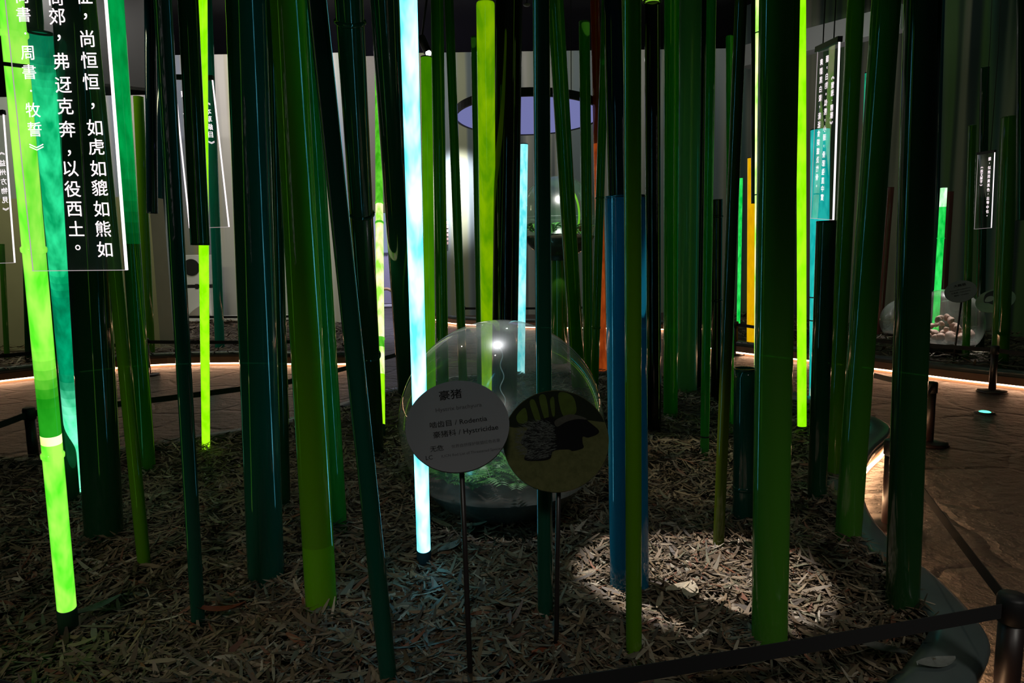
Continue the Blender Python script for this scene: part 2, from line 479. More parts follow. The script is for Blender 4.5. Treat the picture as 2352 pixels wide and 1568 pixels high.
def shavings(name, poly, count, dens_ref, power, lmin, lmax, label, parent_z=0.0, keep=None):
    P = np.array([(p[0], p[1]) for p in poly])
    x0, y0 = P.min(0); x1, y1 = P.max(0)
    xs, ys = [], []
    got = 0
    while got < count:
        x = RNG.uniform(x0, x1, 60000); y = RNG.uniform(y0, y1, 60000)
        d = np.hypot(x, y)
        ok = (RNG.random(60000) < np.minimum(1, (dens_ref / d) ** power)) & inside(x, y, poly) & (np.abs(x) < 0.80 * y + 0.4)
        if keep is not None:
            for kp, kd in keep:
                k_ = np.array(kp)
                for i in range(len(k_) - 1):
                    a = k_[i]; b = k_[i + 1] - a
                    tt = np.clip(((x - a[0]) * b[0] + (y - a[1]) * b[1]) / (b @ b), 0, 1)
                    ok &= np.hypot(x - a[0] - tt * b[0], y - a[1] - tt * b[1]) > kd * RNG.uniform(0.8, 1.15, len(x))
        xs.append(x[ok]); ys.append(y[ok]); got += int(ok.sum())
    x = np.concatenate(xs)[:count]; y = np.concatenate(ys)[:count]
    n = count; S = 4
    ln = RNG.uniform(0, 1, n) ** 1.6 * (lmax - lmin) + lmin
    wd_ = ln * RNG.uniform(0.05, 0.14, n) + 0.002
    yaw = RNG.uniform(0, 2 * np.pi, n)
    pit = RNG.normal(0, 0.20, n); curl = RNG.normal(0, 0.55, n); rol = RNG.normal(0, 0.4, n)
    base = hgt(x, y) + RNG.uniform(0.0, 0.035, n) + parent_z
    V = np.zeros((n, (S + 1) * 2, 3), np.float32)
    shape = np.array([0.35, 0.9, 1.0, 0.75, 0.12])
    for k in range(S + 1):
        t = k / S - 0.5
        px_ = ln * t
        pz = -curl * ln * (t * t) * 0.6 + ln * t * np.sin(pit)
        for s, sg in ((0, -1), (1, 1)):
            wy = sg * wd_ * shape[k] * 0.5
            V[:, k * 2 + s, 0] = x + px_ * np.cos(yaw) - wy * np.sin(yaw)
            V[:, k * 2 + s, 1] = y + px_ * np.sin(yaw) + wy * np.cos(yaw)
            V[:, k * 2 + s, 2] = base + pz + wy * np.sin(rol) + 0.01
    nv = n * (S + 1) * 2
    fidx = np.zeros((n, S, 4), np.int32)
    off = (np.arange(n) * (S + 1) * 2)[:, None]
    for k in range(S):
        a = k * 2
        fidx[:, k, :] = off + np.array([a, a + 1, a + 3, a + 2])[None, :]
    me = bpy.data.meshes.new(name)
    me.vertices.add(nv); me.vertices.foreach_set('co', V.reshape(-1))
    nf = n * S
    me.loops.add(nf * 4); me.loops.foreach_set('vertex_index', fidx.reshape(-1))
    me.polygons.add(nf); me.polygons.foreach_set('loop_start', np.arange(0, nf * 4, 4, dtype=np.int32))
    me.polygons.foreach_set('loop_total', np.full(nf, 4, np.int32))
    pal = np.array([(0.24, 0.165, 0.095), (0.14, 0.095, 0.055), (0.34, 0.26, 0.17), (0.08, 0.055, 0.034), (0.19, 0.175, 0.11), (0.24, 0.09, 0.045), (0.48, 0.41, 0.31)], np.float32)
    ci = RNG.choice(7, n, p=[0.26, 0.23, 0.15, 0.17, 0.10, 0.05, 0.04])
    col = 0.54 * pal[ci] * RNG.uniform(0.7, 1.2, (n, 1)).astype(np.float32)
    ca = np.ones((n, (S + 1) * 2, 4), np.float32); ca[:, :, :3] = col[:, None, :]
    at_ = me.attributes.new('chip', 'FLOAT_COLOR', 'POINT'); at_.data.foreach_set('color', ca.reshape(-1))
    me.update(); me.validate()
    me.materials.append(SHAV)
    o = bpy.data.objects.new(name, me); C.objects.link(o)
    return tag(o, label, 'wood shavings', kind='stuff')


def smooth_poly(pts, k=4, closed=True):
    out = []; n = len(pts)
    rngi = range(n) if closed else range(n - 1)
    for i in rngi:
        p0 = pts[(i - 1) % n] if closed or i > 0 else pts[0]
        p1 = pts[i]; p2 = pts[(i + 1) % n]
        p3 = pts[(i + 2) % n] if closed or i + 2 < n else pts[-1]
        for j in range(k):
            t = j / k
            out.append(tuple(0.5 * (2 * p1[a] + (p2[a] - p0[a]) * t + (2 * p0[a] - 5 * p1[a] + 4 * p2[a] - p3[a]) * t * t + (3 * p1[a] - p0[a] - 3 * p2[a] + p3[a]) * t ** 3) for a in (0, 1)))
    if not closed:
        out.append(tuple(pts[-1]))
    return out


def soil(name, poly, z0=0.0):
    """earth under the shavings, over the outline"""
    bm = bmesh.new()
    vs_ = [bm.verts.new((p[0], p[1], z0 - 0.03)) for p in poly]
    f = bm.faces.new(vs_)
    n = len(poly)
    bmesh.ops.recalc_face_normals(bm, faces=bm.faces[:])
    bmesh.ops.triangulate(bm, faces=[f])
    return tag(obj(name, bm, SOIL, smooth=False), kind='structure')


def kerb(name, pts, label, width=0.14, led=True, ledmat=None, topmat=KERB, closed=False, height=0.03, side=1, proud=False):
    """kerb along a plan polyline: a rounded overhanging coping, a set-back face and the LED strip under the lip"""
    n = len(pts)
    nor = []
    for i in range(n):
        a = Vector(pts[(i - 1) % n] if closed else pts[max(i - 1, 0)]); b = Vector(pts[(i + 1) % n] if closed else pts[min(i + 1, n - 1)])
        d = (b - a).normalized(); nor.append(Vector((d.y, -d.x)) * side)      # outward
    root = empty(name, (pts[n // 2][0], pts[n // 2][1], ZP))
    tag(root, label, 'kerb', kind='thing')
    org = Vector(root.location)

    def strip(prof, nm, mat):
        bm = bmesh.new(); rows = []
        for i in range(n):
            p = Vector(pts[i])
            rows.append([bm.verts.new(Vector((p.x + nor[i].x * o_, p.y + nor[i].y * o_, z_)) - org) for o_, z_ in prof])
        m = len(prof)
        for i in range(n if closed else n - 1):
            for j in range(m):
                bm.faces.new((rows[i][j], rows[(i + 1) % n][j], rows[(i + 1) % n][(j + 1) % m], rows[i][(j + 1) % m]))
        if not closed:
            bm.faces.new(rows[0]); bm.faces.new(list(reversed(rows[-1])))
        bmesh.ops.recalc_face_normals(bm, faces=bm.faces[:])
        return obj(nm, bm, mat, root, smooth=(nm == 'coping'))
    h = height; w = width
    strip([(-w, -0.03), (-w, h * 0.6), (-w * 0.75, h), (-w * 0.1, h), (0.0, h * 0.7), (0.01, 0.0), (0.0, -0.05), (-w * 0.3, -0.055)], 'coping', topmat)
    fo = 0.004 if proud else -0.045
    strip([(-0.10, -0.05), (fo, -0.05), (fo, ZP + 0.055), (-0.10, ZP + 0.055)], 'kerb_face', KERBFACE)
    strip([(-0.10, ZP + 0.055), (-0.055, ZP + 0.055), (-0.055, ZP), (-0.10, ZP)], 'kerb_foot', KERBFACE)
    if led:
        lo_ = 0.0 if proud else -0.030
        strip([(-0.052, ZP + 0.052), (lo_, ZP + 0.052), (lo_, ZP + 0.036), (-0.052, ZP + 0.036)], 'led_strip', ledmat or LED)
    return root


# near bed outline: right, concave bay, front, left, back
right_px = [(1700, 872), (1860, 915), (1990, 955), (2046, 990), (2002, 1040), (1976, 1105), (1996, 1185), (2060, 1262), (2150, 1335), (2235, 1425), (2268, 1495), (2215, 1600)]
right_w = [ground(*p)[:2] for p in right_px]
front_w = [(0.75, 1.55), (-0.2, 1.45), (-1.2, 1.6), (-2.3, 2.0), (-4.6, 2.4)]
left_w = [(-5.2, 5.2)] + [ground(*p)[:2] for p in [(0, 1058), (150, 1050), (480, 1001), (640, 972), (760, 938), (880, 900)]]
back_w = [ground(*p)[:2] for p in [(1050, 868), (1300, 858), (1500, 856)]]
R_s = smooth_poly(right_w, 5, closed=False)
L_s = smooth_poly(left_w, 4, closed=False)
B_s = smooth_poly(back_w, 3, closed=False)
near_poly = R_s + front_w + L_s + B_s
soil('trim_4', near_poly)
shavings('wood_shavings', near_poly, 62000, 3.0, 1.35, 0.03, 0.17, 'brown wood shavings and dry leaves covering the bed around the tubes', keep=[(R_s, 0.15), (L_s, 0.10)])
kerb('kerb', R_s + front_w[:1], 'curved grey kerb with glowing underside at the right edge of the bed', width=0.19, side=-1, ledmat=emit('warm_led_strip', (1, 0.58, 0.30), 40.0))
kerb('kerb', L_s + B_s, 'dark kerb along the back left of the near bed beside the path', width=0.12, led=False, side=-1)

# far beds
lf = smooth_poly([ground(*p, ZP)[:2] for p in [(-420, 930), (-120, 897), (80, 873), (330, 846), (540, 840), (700, 843), (800, 842)]], 4, closed=False)
lf2 = lf + [(X(835, 11.5), 11.5), (X(840, 13.5), 13.5), (X(700, 17.5), 17.5), (X(420, 17.5), 17.5), (X(400, 11.95), 11.95), (X(-400, 11.95), 11.95)]
soil('trim_5', lf2)
shavings('wood_shavings', lf2, 3500, 9.0, 1.0, 0.08, 0.3, 'wood shavings on the far left bed behind the lit kerb')
kerb('kerb', lf, 'long terracotta kerb lit along its foot, across the path on the left', side=1, width=0.10, proud=True)
cf = smooth_poly([ground(*p, ZP)[:2] for p in [(1000, 738), (1040, 747), (1160, 754), (1270, 757), (1400, 758), (1560, 762)]], 3, closed=False)
cf2 = cf + [(X(1620, 17.6), 17.6), (X(995, 17.6), 17.6)]
soil('trim_6', cf2)
kerb('kerb', cf, 'distant lit kerb behind the glass ball at the hall end', side=1, width=0.10, proud=True)
rf = smooth_poly([ground(*p, ZP)[:2] for p in [(1590, 798), (1690, 815), (1850, 834), (2030, 857), (2200, 880), (2352, 898), (2600, 930)]], 4, closed=False)
rf2 = rf + [(X(2600, 10.6), 10.6), (X(1720, 16.7), 16.7), (X(1600, 17.2), 17.2)]
soil('trim_7', rf2)
shavings('wood_shavings', rf2, 4500, 9.0, 1.0, 0.08, 0.28, 'wood shavings on the far right bed around two glass balls')
kerb('kerb', rf, 'terracotta kerb with bright LED foot along the far right bed', side=1, width=0.10, proud=True)

# ------------------------------------------------------------ tubes
G = dict
DK = acrylic((0.10, 0.30, 0.16), 0.12, 0.72, (0.012, 0.11, 0.04))         # very dark green
DKT = acrylic((0.06, 0.28, 0.22), 0.12, 0.74, (0.010, 0.14, 0.085))         # dark teal
DKO = acrylic((0.14, 0.30, 0.05), 0.12, 0.74, (0.09, 0.13, 0.008))          # dark olive
GRN = acrylic((0.06, 0.42, 0.08), 0.18, 0.78, (0.11, 0.38, 0.03))         # green
GRB = acrylic((0.05, 0.55, 0.05), 0.25, 0.80, (0.07, 0.58, 0.07))           # bright green
OLV = acrylic((0.22, 0.50, 0.04), 0.18, 0.78, (0.20, 0.47, 0.012))          # olive
LIM = acrylic((0.30, 0.62, 0.02), 0.25, 0.80, (0.24, 0.62, 0.008))          # lime
PALEG = acrylic((0.25, 0.60, 0.32), 0.30, 0.85, (0.24, 0.58, 0.32), rough=0.2)
BLU = acrylic((0.02, 0.40, 0.62), 0.30, 0.72, (0.008, 0.22, 0.36))
BLK = acrylic((0.20, 0.22, 0.18), 0.06, 0.85, (0.012, 0.013, 0.010))
BRN = acrylic((0.30, 0.27, 0.16), 0.08, 0.80, (0.022, 0.018, 0.012))
NAVY = acrylic((0.05, 0.16, 0.25), 0.10, 0.78, (0.006, 0.05, 0.075))
TEAL = acrylic((0.03, 0.5, 0.38), 0.3, 0.8, (0.015, 0.50, 0.40))
ORG = acrylic((0.8, 0.16, 0.02), 0.25, 0.85, (0.75, 0.12, 0.015))
MAR = acrylic((0.5, 0.16, 0.14), 0.25, 0.85, (0.34, 0.10, 0.10))


def fade(y0, y1, a, b, scale=(9, 9, 3.2), n=7):
    """a lamp film that turns gradually from look a to look b; look = (colour, colour, strength)"""
    out = []
    for i in range(n):
        t = (i + 0.5) / n; t = t * t * (3 - 2 * t)
        c = [tuple(p * a[2] * (1 - t) + q * b[2] * t for p, q in zip(a[k], b[k])) for k in (0, 1)]
        out.append((y0 + (y1 - y0) * i / n, y0 + (y1 - y0) * (i + 1) / n, glow(c[0], c[1], 1.0, scale)))
    return tuple(out)

LG1_ = ((0.10, 0.82, 0.02), (0.42, 1.0, 0.10), 1.2); LG1D_ = ((0.01, 0.36, 0.008), (0.03, 0.55, 0.02), 0.75)
LG1 = glow(*LG1_)
LG1H = glow((0.60, 1.0, 0.20), (0.9, 1.0, 0.45), 1.8)
TQ_ = ((0.0, 0.40, 0.13), (0.03, 0.90, 0.36), 1.2); TQD_ = ((0.0, 0.20, 0.08), (0.0, 0.44, 0.19), 0.95); TQT_ = ((0.0, 0.16, 0.065), (0.0, 0.28, 0.12), 0.9); TQB_ = ((0.05, 0.75, 0.33), (0.22, 1.0, 0.60), 1.3)
TQ = glow(*TQ_)
CY = glow((0.012, 0.085, 0.12), (0.085, 0.40, 0.53), 14.0, (7, 7, 2.2))
CYF = glow((0.10, 0.70, 0.75), (0.45, 0.98, 1.0), 1.25)
LM = glow((0.26, 0.85, 0.0), (0.42, 1.0, 0.01), 1.15)
LMH = glow((0.30, 0.95, 0.06), (0.95, 1.0, 0.5), 1.5)
LMD = glow((0.06, 0.5, 0.01), (0.2, 0.9, 0.05), 0.8)
YG = glow((0.12, 0.36, 0.0), (0.27, 0.53, 0.0), 0.8, (5, 5, 1.5))
GE = glow((0.0, 0.55, 0.05), (0.04, 0.9, 0.14), 1.0)
GEW = glow((0.3, 0.95, 0.35), (0.8, 1, 0.8), 1.3)
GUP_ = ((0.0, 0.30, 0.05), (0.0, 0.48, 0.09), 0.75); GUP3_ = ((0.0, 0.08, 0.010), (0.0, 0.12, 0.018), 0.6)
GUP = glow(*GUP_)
GUPL = glow((0.05, 0.24, 0.0), (0.09, 0.34, 0.0), 0.7, (5, 5, 1.5))
YE = glow((0.72, 0.38, 0.0), (0.85, 0.46, 0.0), 0.95)
TGL = glow((0.0, 0.40, 0.38), (0.02, 0.62, 0.56), 0.95)
SEAGL = glow((0.0, 0.30, 0.16), (0.0, 0.62, 0.36), 0.8)
LIMCAP = glow((0.2, 0.5, 0.02), (0.25, 0.55, 0.04), 0.8)


def tube(label, x0, y0, x1, y1, w, mat, top=None, nodes=(), seams=(), wt=None, Y=None, hang=False, bands=(), cap=None,
         name='acrylic_tube', group='bamboo tubes', socket=None, socketmat=None, ringr=1.14, cat=None):
    """(x0,y0) pixel of the axis high up, (x1,y1) where it meets the bed; w = width in pixels there"""
    B = at(x1, y1, Y) if Y else ground(x1, y1)
    Yt = B.y * (w / wt) if wt else B.y
    A = at(x0, y0, Yt)
    r = w / 2 / F * axd(B)
    ax = (A - B)
    if top:
        T = A
    else:
        zt = CEIL if hang else 1.5 + 0.37 * B.y + 0.5
        T = B + ax * ((zt - B.z) / ax.z)
    Bo = B if hang else B - ax.normalized() * 0.05
    L_ = (T - Bo).length; d = (T - Bo).normalized()
    org = Vector(Bo)

    def tpar(y):   # distance along the axis for a pixel row
        lo, hi = -1.0, L_ + 2
        for _ in range(40):
            m = (lo + hi) / 2
            q = Bo + d * m - EYE
            yy = H / 2 - F * q.dot(UPV) / q.dot(FWD)
            if yy > y: lo = m
            else: hi = m
        return (lo + hi) / 2
    bs = [(tpar(yb), tpar(ya), i + 1) for i, (ya, yb, _) in enumerate(bands)]
    cuts = sorted({0.0, L_} | {L_ * i / 18 for i in range(19)} | {c for b_ in bs for c in b_[:2] if 0 < c < L_})
    bm = bmesh.new()

    def mi(p, q):
        t = ((p + q) / 2).dot(d)
        for a, b_, i in bs:
            if a <= t <= b_: return i
        return 0
    prof = [(d * c, r) for c in cuts]
    n = 32 if w > 24 else 20
    if top and cap == 'round':
        prof += [(d * (L_ + 0.25 * r), r * 0.96), (d * (L_ + 0.42 * r), r * 0.78), (d * (L_ + 0.5 * r), r * 0.4), (d * (L_ + 0.52 * r), 0)]
    sweep(bm, prof, n, mi=mi)
    bmesh.ops.recalc_face_normals(bm, faces=bm.faces[:])
    # outward normals
    f0 = bm.faces[0] if not hasattr(bm.faces, 'ensure_lookup_table') else (bm.faces.ensure_lookup_table() or bm.faces[0])
    cc = f0.calc_center_median()
    if (cc - d * cc.dot(d)).dot(f0.normal) < 0:
        bmesh.ops.reverse_faces(bm, faces=bm.faces[:])
    o = obj(name, bm, None, None, True, org, mats=[mat] + [b_[2] for b_ in bands])
    lit = name == 'lamp_tube'
    tag(o, label, cat or ('lamp' if lit else 'tube'), group)

    def collar(t, rr, hh, nm, mt, closed=True):
        bm = bmesh.new()
        sweep(bm, [(d * (t - hh), r * 1.0), (d * (t - hh * 0.5), rr), (d * (t + hh * 0.5), rr), (d * (t + hh), r * 1.0)], n)
        bmesh.ops.recalc_face_normals(bm, faces=bm.faces[:])
        return obj(nm, bm, mt, o)
    for y in nodes:
        collar(tpar(y), r * ringr, min(0.012, r * 0.35), 'node_ring', mat)
    for y in seams:
        collar(tpar(y), r * 1.03, min(0.006, r * 0.2), 'joint_seam', SOCKET)
    # rim of the tube wall at a visible end
    def rim(t, nm):
        bm = bmesh.new(); u, v = frame(d)
        th = min(0.006, r * 0.15)
        a = ring(bm, d * t, u, v, r * 1.004, n); b_ = ring(bm, d * t, u, v, r - th, n); c_ = ring(bm, d * (t + 0.01), u, v, r - th, n); e_ = ring(bm, d * (t + 0.01), u, v, r * 1.004, n)
        bridge(bm, a, b_); bridge(bm, b_, c_); bridge(bm, c_, e_); bridge(bm, e_, a)
        bmesh.ops.recalc_face_normals(bm, faces=bm.faces[:])
        return obj(nm, bm, mat if not lit else SOCKET, o)
    if top and cap != 'round':
        rim(L_ - 0.01, 'tube_rim')
    if hang:
        rim(0.0, 'tube_rim')
    if socket:
        bm = bmesh.new()
        hh = max(tpar(socket), 0.06)
        sweep(bm, [(d * 0.0, r * 1.06), (d * hh, r * 1.06), (d * (hh + 0.004), r * 1.0)], n, caps=(True, True))
        obj('socket', bm, socketmat or SOCKETG, o)
    return o


SOCKETG = pbr('dark_green_socket', (0.012, 0.05, 0.02), 0.45)
GT = 'acrylic tubes standing in the bed'
GL = 'lit lamp tubes standing in the bed'
GF = 'tubes in the far beds'

# --- lit lamp tubes of the near bed
tube('bright green lit bamboo lamp with raised rings at the far left of the bed', 25, 0, 158, 1446, 39, LG1, nodes=(78, 573, 1045), seams=(150,),
     wt=46, bands=fade(780, 930, LG1_, LG1D_) + ((930, 996, glow(*LG1D_)), (996, 1016, LG1H)), name='lamp_tube', group=GL, socket=1396)
tube('glowing sea green lamp tube with slanted cut top behind the engraved panel', 91, 72, 183, 1134, 38, TQ, top=True, wt=48, bands=((40, 110, glow(*TQT_)),) + fade(110, 230, TQT_, TQ_) + fade(580, 690, TQ_, TQD_) + fade(690, 850, TQD_, TQD_, n=1) + fade(850, 980, TQD_, TQB_) + ((980, 1200, glow(*TQB_)),), name='lamp_tube', group=GL)
tube('lime green lit lamp rod coming out under a dark hanging tube', 462, 0, 473, 1022, 18, LM, wt=25, name='lamp_tube', group=GL)
tube('slim lime bamboo lamp with white hot middle, ringed, in front of the doorway', 868, 0, 875, 1014, 20, LMD, wt=14.5, nodes=(466, 512, 778), bands=((470, 775, LMH), (798, 860, LMH), (860, 976, LM)),
     name='lamp_tube', group=GL, socket=976)
tube('white and cyan glowing lamp tube, the brightest, beside the signs', 938, 0, 974.4, 1303, 31, CY, wt=37, name='lamp_tube', group=GL, socket=1262, socketmat=pbr('dark_blue_socket', (0.008, 0.05, 0.08), 0.4))
tube('thick yellow green lamp tube with rounded closed top', 1115, 12, 1123, 900, 33, YG, top=True, cap='round', wt=40, name='lamp_tube', group=GL)
tube('thin lime lamp rod peeking out beside the wide front green tube', 1742, 0, 1738, 1010, 12, LMH, seams=(75, 447, 840), name='lamp_tube', group=GL)
tube('lime glowing lamp rod right behind the wide front green tube', 1840, 0, 1842, 1000, 20, LM, name='lamp_tube', group=GL, socket=979)
tube('flat turquoise glowing tube with open top behind the slanted engraved panel', 1884, 296, 1880, 903, 40, TGL, top=True, nodes=(), seams=(682, 735), name='lamp_tube', group=GL)
tube('thin sea green lit tube showing between two leaning green tubes', 1995, 166, 1968, 905, 15, SEAGL, top=True, name='lamp_tube', group=GL)
tube('pale cyan lit tube standing behind the smaller raised glass ball', 1203, 330, 1196, 852, 19, CYF, top=True, name='lamp_tube', group=GL)
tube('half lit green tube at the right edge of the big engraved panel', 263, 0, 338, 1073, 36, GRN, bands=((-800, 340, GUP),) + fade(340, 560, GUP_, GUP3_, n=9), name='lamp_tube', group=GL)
tube('bright green tube with dim inner glow and cut top beside the cyan lamp', 979, 130, 990, 960, 24, GUPL, top=True, name='lamp_tube', group=GL)

# --- clear tinted tubes of the near bed, left to right
tube('dark tube between the green bamboo lamp and the sea green lamp', 75, 0, 165, 1156, 34, DK, group=GT)
tube('very wide blackish green tube behind the big engraved panel', 170, 0, 240, 1237, 80, DK, group=GT)
tube('slender olive tube standing right of the very wide blackish one', 203, 0, 331, 1292, 28, OLV, group=GT)
tube('dark slim tube with a blue rim, left of the hanging tube', 374, 0, 455, 1425, 30, DKT, wt=34, group=GT)
tube('dark green tube hanging open ended over the lime lamp rod', 432, 0, 460, 563, 42, DK, Y=3.6, hang=True, group='hanging tubes')
tube('wide dark teal tube with blue line, base in the middle left', 565, 0, 611, 1320, 80, DKT, group=GT)
tube('dim tube half hidden behind the wide dark teal tube', 622, 0, 652, 1165, 30, DK, group=GT)
tube('wide olive green tube with a lime foot, left of centre', 660, 0, 739, 1404, 70, OLV, group=GT, bands=((1248, 1420, LIM),))
tube('green tube with a teal streak behind the wide olive tube', 702, 0, 777, 1208, 40, GRB, group=GT)
tube('dark bamboo tube with rings crossing behind the long leaning tube', 801, 0, 862, 1040, 40, DK, nodes=(50, 490, 815), wt=60, group=GT)
tube('long leaning dark green tube that runs out of the bottom edge', 728, 0, 896, 1596, 40, DKT, group=GT)
tube('leaning dark teal tube just left of the cyan lamp', 883, 0, 936, 906, 42, DKT, wt=62, group=GT)
tube('mid green tube rising behind the left of the large glass ball', 1004, 0, 1018, 935, 27, GRN, group=GT)
tube('narrow dark green tube left of the yellow green lamp', 1031, 0, 1064, 880, 20, GRN, group=GT)
tube('green tube with cut top touching the yellow green lamp', 1092, 85, 1106, 890, 20, GRN, top=True, group=GT)
tube('broad brown black tube above the middle of the large glass ball', 1169, 0, 1158, 936, 58, BRN, group=GT)
tube('narrow dark green tube with blue edge behind the two signs', 1243, 0, 1253, 1446, 35, DKT, group=GT)
tube('leaning green tube in front of the smaller raised glass ball', 1275, 0, 1330, 895, 32, GRN, wt=36, group=GT)
tube('green tube with cut top right of the smaller raised glass ball', 1342, 50, 1352, 880, 24, GRN, top=True, group=GT)
tube('thin green ringed bamboo tube leaning beside the blue tube', 1389, 100, 1364, 915, 19, GRN, nodes=(455, 752), group=GT)
tube('tall dark navy tube behind the blue tube', 1410, 0, 1432, 1010, 44, NAVY, group=GT)
tube('thick blue tube with cut top, bright rim at its foot', 1436, 450, 1446, 1362, 88, BLU, top=True, group=GT, ringr=1.08, nodes=(1352,))
tube('olive tube in front of the thick blue tube', 1452, 0, 1456, 1522, 36, OLV, group=GT)
tube('black tube topped by a short lime lamp end', 1498, 8, 1502, 995, 33, BLK, top=True, group=GT)
tube('lime tube hanging with its end just above the black tube', 1499, -60, 1498, 6, 44, LIMCAP, Y=5.6, hang=True, name='lamp_tube', group='hanging tubes')
tube('saturated green tube just left of the pale frosted tube', 1543, 0, 1540, 956, 32, GRB, group=GT)
tube('pale frosted green tube, broad, at the back of the bed', 1586, 0, 1576, 905, 48, PALEG, group=GT)
tube('dark teal tube at the right flank of the pale frosted tube', 1620, 0, 1603, 897, 18, NAVY, group=GT)
tube('slim bright green tube with a joint near its foot', 1634, 0, 1618, 1054, 20, GRB, seams=(1002,), group=GT)
tube('short brown black bamboo tube with cut top behind the leaning olive tube', 1648, 458, 1644, 916, 22, BLK, top=True, nodes=(497, 690), group=GT)
tube('thin green tube with rounded top behind the leaning olive tube', 1676, 86, 1678, 985, 16, GRB, top=True, cap='round', group=GT)
tube('narrow olive brown tube leaning left of the short stump', 1702, 0, 1650, 1254, 25, DKO, group=GT)
tube('short black green tube stump with open top and ring', 1712, 845, 1708, 1186, 49, DKT, top=True, nodes=(1120,), ringr=1.05, group=GT)
tube('widest green tube in the right foreground', 1790, 0, 1767, 1477, 79, GRN, group=GT)
tube('blackish tube with cut top under the slanted engraved panel', 1898, 507, 1876, 1150, 41, DK, top=True, group=GT)
tube('leaning olive green tube in front of the slanted engraved panel', 1966, 0, 1912, 1093, 34, OLV, group=GT)
tube('broad leaning green tube, second from the right', 2036, 0, 1947, 1242, 56, GRN, group=GT)
tube('broad dark tube with a tan streak at the right end of the bed', 2120, 0, 2072, 1396, 70, acrylic((0.08, 0.34, 0.14), 0.12, 0.75, (0.025, 0.12, 0.03)), group=GT)

# --- far tubes
tube('far olive tube with cut top before the pale left wall', 318, 222, 345, 812, 21, OLV, top=True, group=GF)
tube('dark teal tube hanging short before the pale left wall', 347, 222, 350, 490, 24, NAVY, Y=10.5, hang=True, group='hanging tubes')
tube('far dark blue tube next to the hanging teal one', 366, 200, 373, 778, 19, NAVY, group=GF)
tube('far teal tube near the white cabinet', 482, 180, 505, 796, 21, TEAL, group=GF)
tube('far bright green bamboo lamp showing between two wide tubes', 632, 490, 634, 722, 13, GE, top=True, nodes=(525, 640), Y=16.7, name='lamp_tube', group=GF)
tube('far thin green tube at the left margin near the beige partition', 4, 560, 16, 820, 11, GRN, top=True, group=GF)
tube('far dark tube at the edge of the beige partition', 56, 420, 66, 826, 14, DK, group=GF)
tube('far dim green tube standing in the hall end bed', 1272, 620, 1276, 742, 9, GRN, group=GF, Y=15.5, top=True)
tube('orange red tube glowing warm behind the thin ringed bamboo', 1370, 170, 1384, 842, 20, glow((0.16, 0.022, 0.003), (0.30, 0.05, 0.006), 1.0), bands=((-400, 330, ORG),), name='lamp_tube', group=GF)
tube('far thin emerald lamp tube left of the yellow one', 1702, 408, 1696, 742, 8, GE, top=True, name='lamp_tube', group=GF)
tube('solid yellow lit tube in the far right bed', 1727, 362, 1725, 788, 19, YE, top=True, name='lamp_tube', group=GF)
tube('dark tube hanging in front of the yellow lit tube', 1733, 200, 1733, 467, 15, DK, Y=8.5, hang=True, group='hanging tubes')
tube('leaning emerald bamboo lamp with white tip in the far right bed', 2168, 430, 2146, 790, 14, GE, top=True, nodes=(547, 668), bands=((425, 475, GEW),), name='lamp_tube', group=GF)
tube('dull maroon tube behind the leaning emerald lamp', 2181, 440, 2160, 770, 17, MAR, top=True, Y=12.4, group=GF)
tube('far thin green tube right of the leaning emerald lamp', 2233, 288, 2218, 820, 16, GRN, top=True, group=GF)
tube('far broad green tube behind the right barrier post', 2320, 268, 2296, 838, 34, GRN, top=True, group=GF)
tube('dark tube hanging at the far right margin', 2346, 200, 2344, 506, 20, DK, Y=8.3, hang=True, group='hanging tubes')
tube('far slim dark tube left of the two distant glass balls', 2046, 430, 2016, 800, 14, MAR, top=True, Y=12.5, group=GF)
tube('far dim blue tube behind the broad dark right tube', 2160, 200, 2143, 800, 9, NAVY, Y=11.5, group=GF)
tube('far dark green tube before the painted right wall', 2262, 155, 2250, 815, 18, DK, top=True, group=GF, Y=10.3)


# ------------------------------------------------------------ lettering
def glyph(ch, bold=0.0):
    cu = bpy.data.curves.new('glyph', 'FONT'); cu.body = ch; cu.size = 1.0; cu.offset = bold
    cu.align_x = 'CENTER'; cu.resolution_u = 3
    to = bpy.data.objects.new('glyph', cu); C.objects.link(to)
    dg = bpy.context.evaluated_depsgraph_get()
    me = bpy.data.meshes.new_from_object(to.evaluated_get(dg))
    vs_ = [v.co.copy() for v in me.vertices]; fs = [tuple(p.vertices) for p in me.polygons]
    bpy.data.objects.remove(to); bpy.data.curves.remove(cu); bpy.data.meshes.remove(me)
    return vs_, fs


_gc = {}


def text_into(bm, s, fn, bold=0.0, cjkcenter=False):
    """fn maps glyph-plane (x, y) to a 3-D point"""
    key = (s, bold)
    if key not in _gc: _gc[key] = glyph(s, bold)
    vs_, fs = _gc[key]
    if not vs_: return
    if cjkcenter:
        xs = [v.x for v in vs_]; ys = [v.y for v in vs_]
        cx, cy_ = (min(xs) + max(xs)) / 2, (min(ys) + max(ys)) / 2
    else: cx = cy_ = 0
    bv = [bm.verts.new(fn(v.x - cx, v.y - cy_)) for v in vs_]
    for f in fs:
        try: bm.faces.new([bv[i] for i in f])
        except ValueError: pass


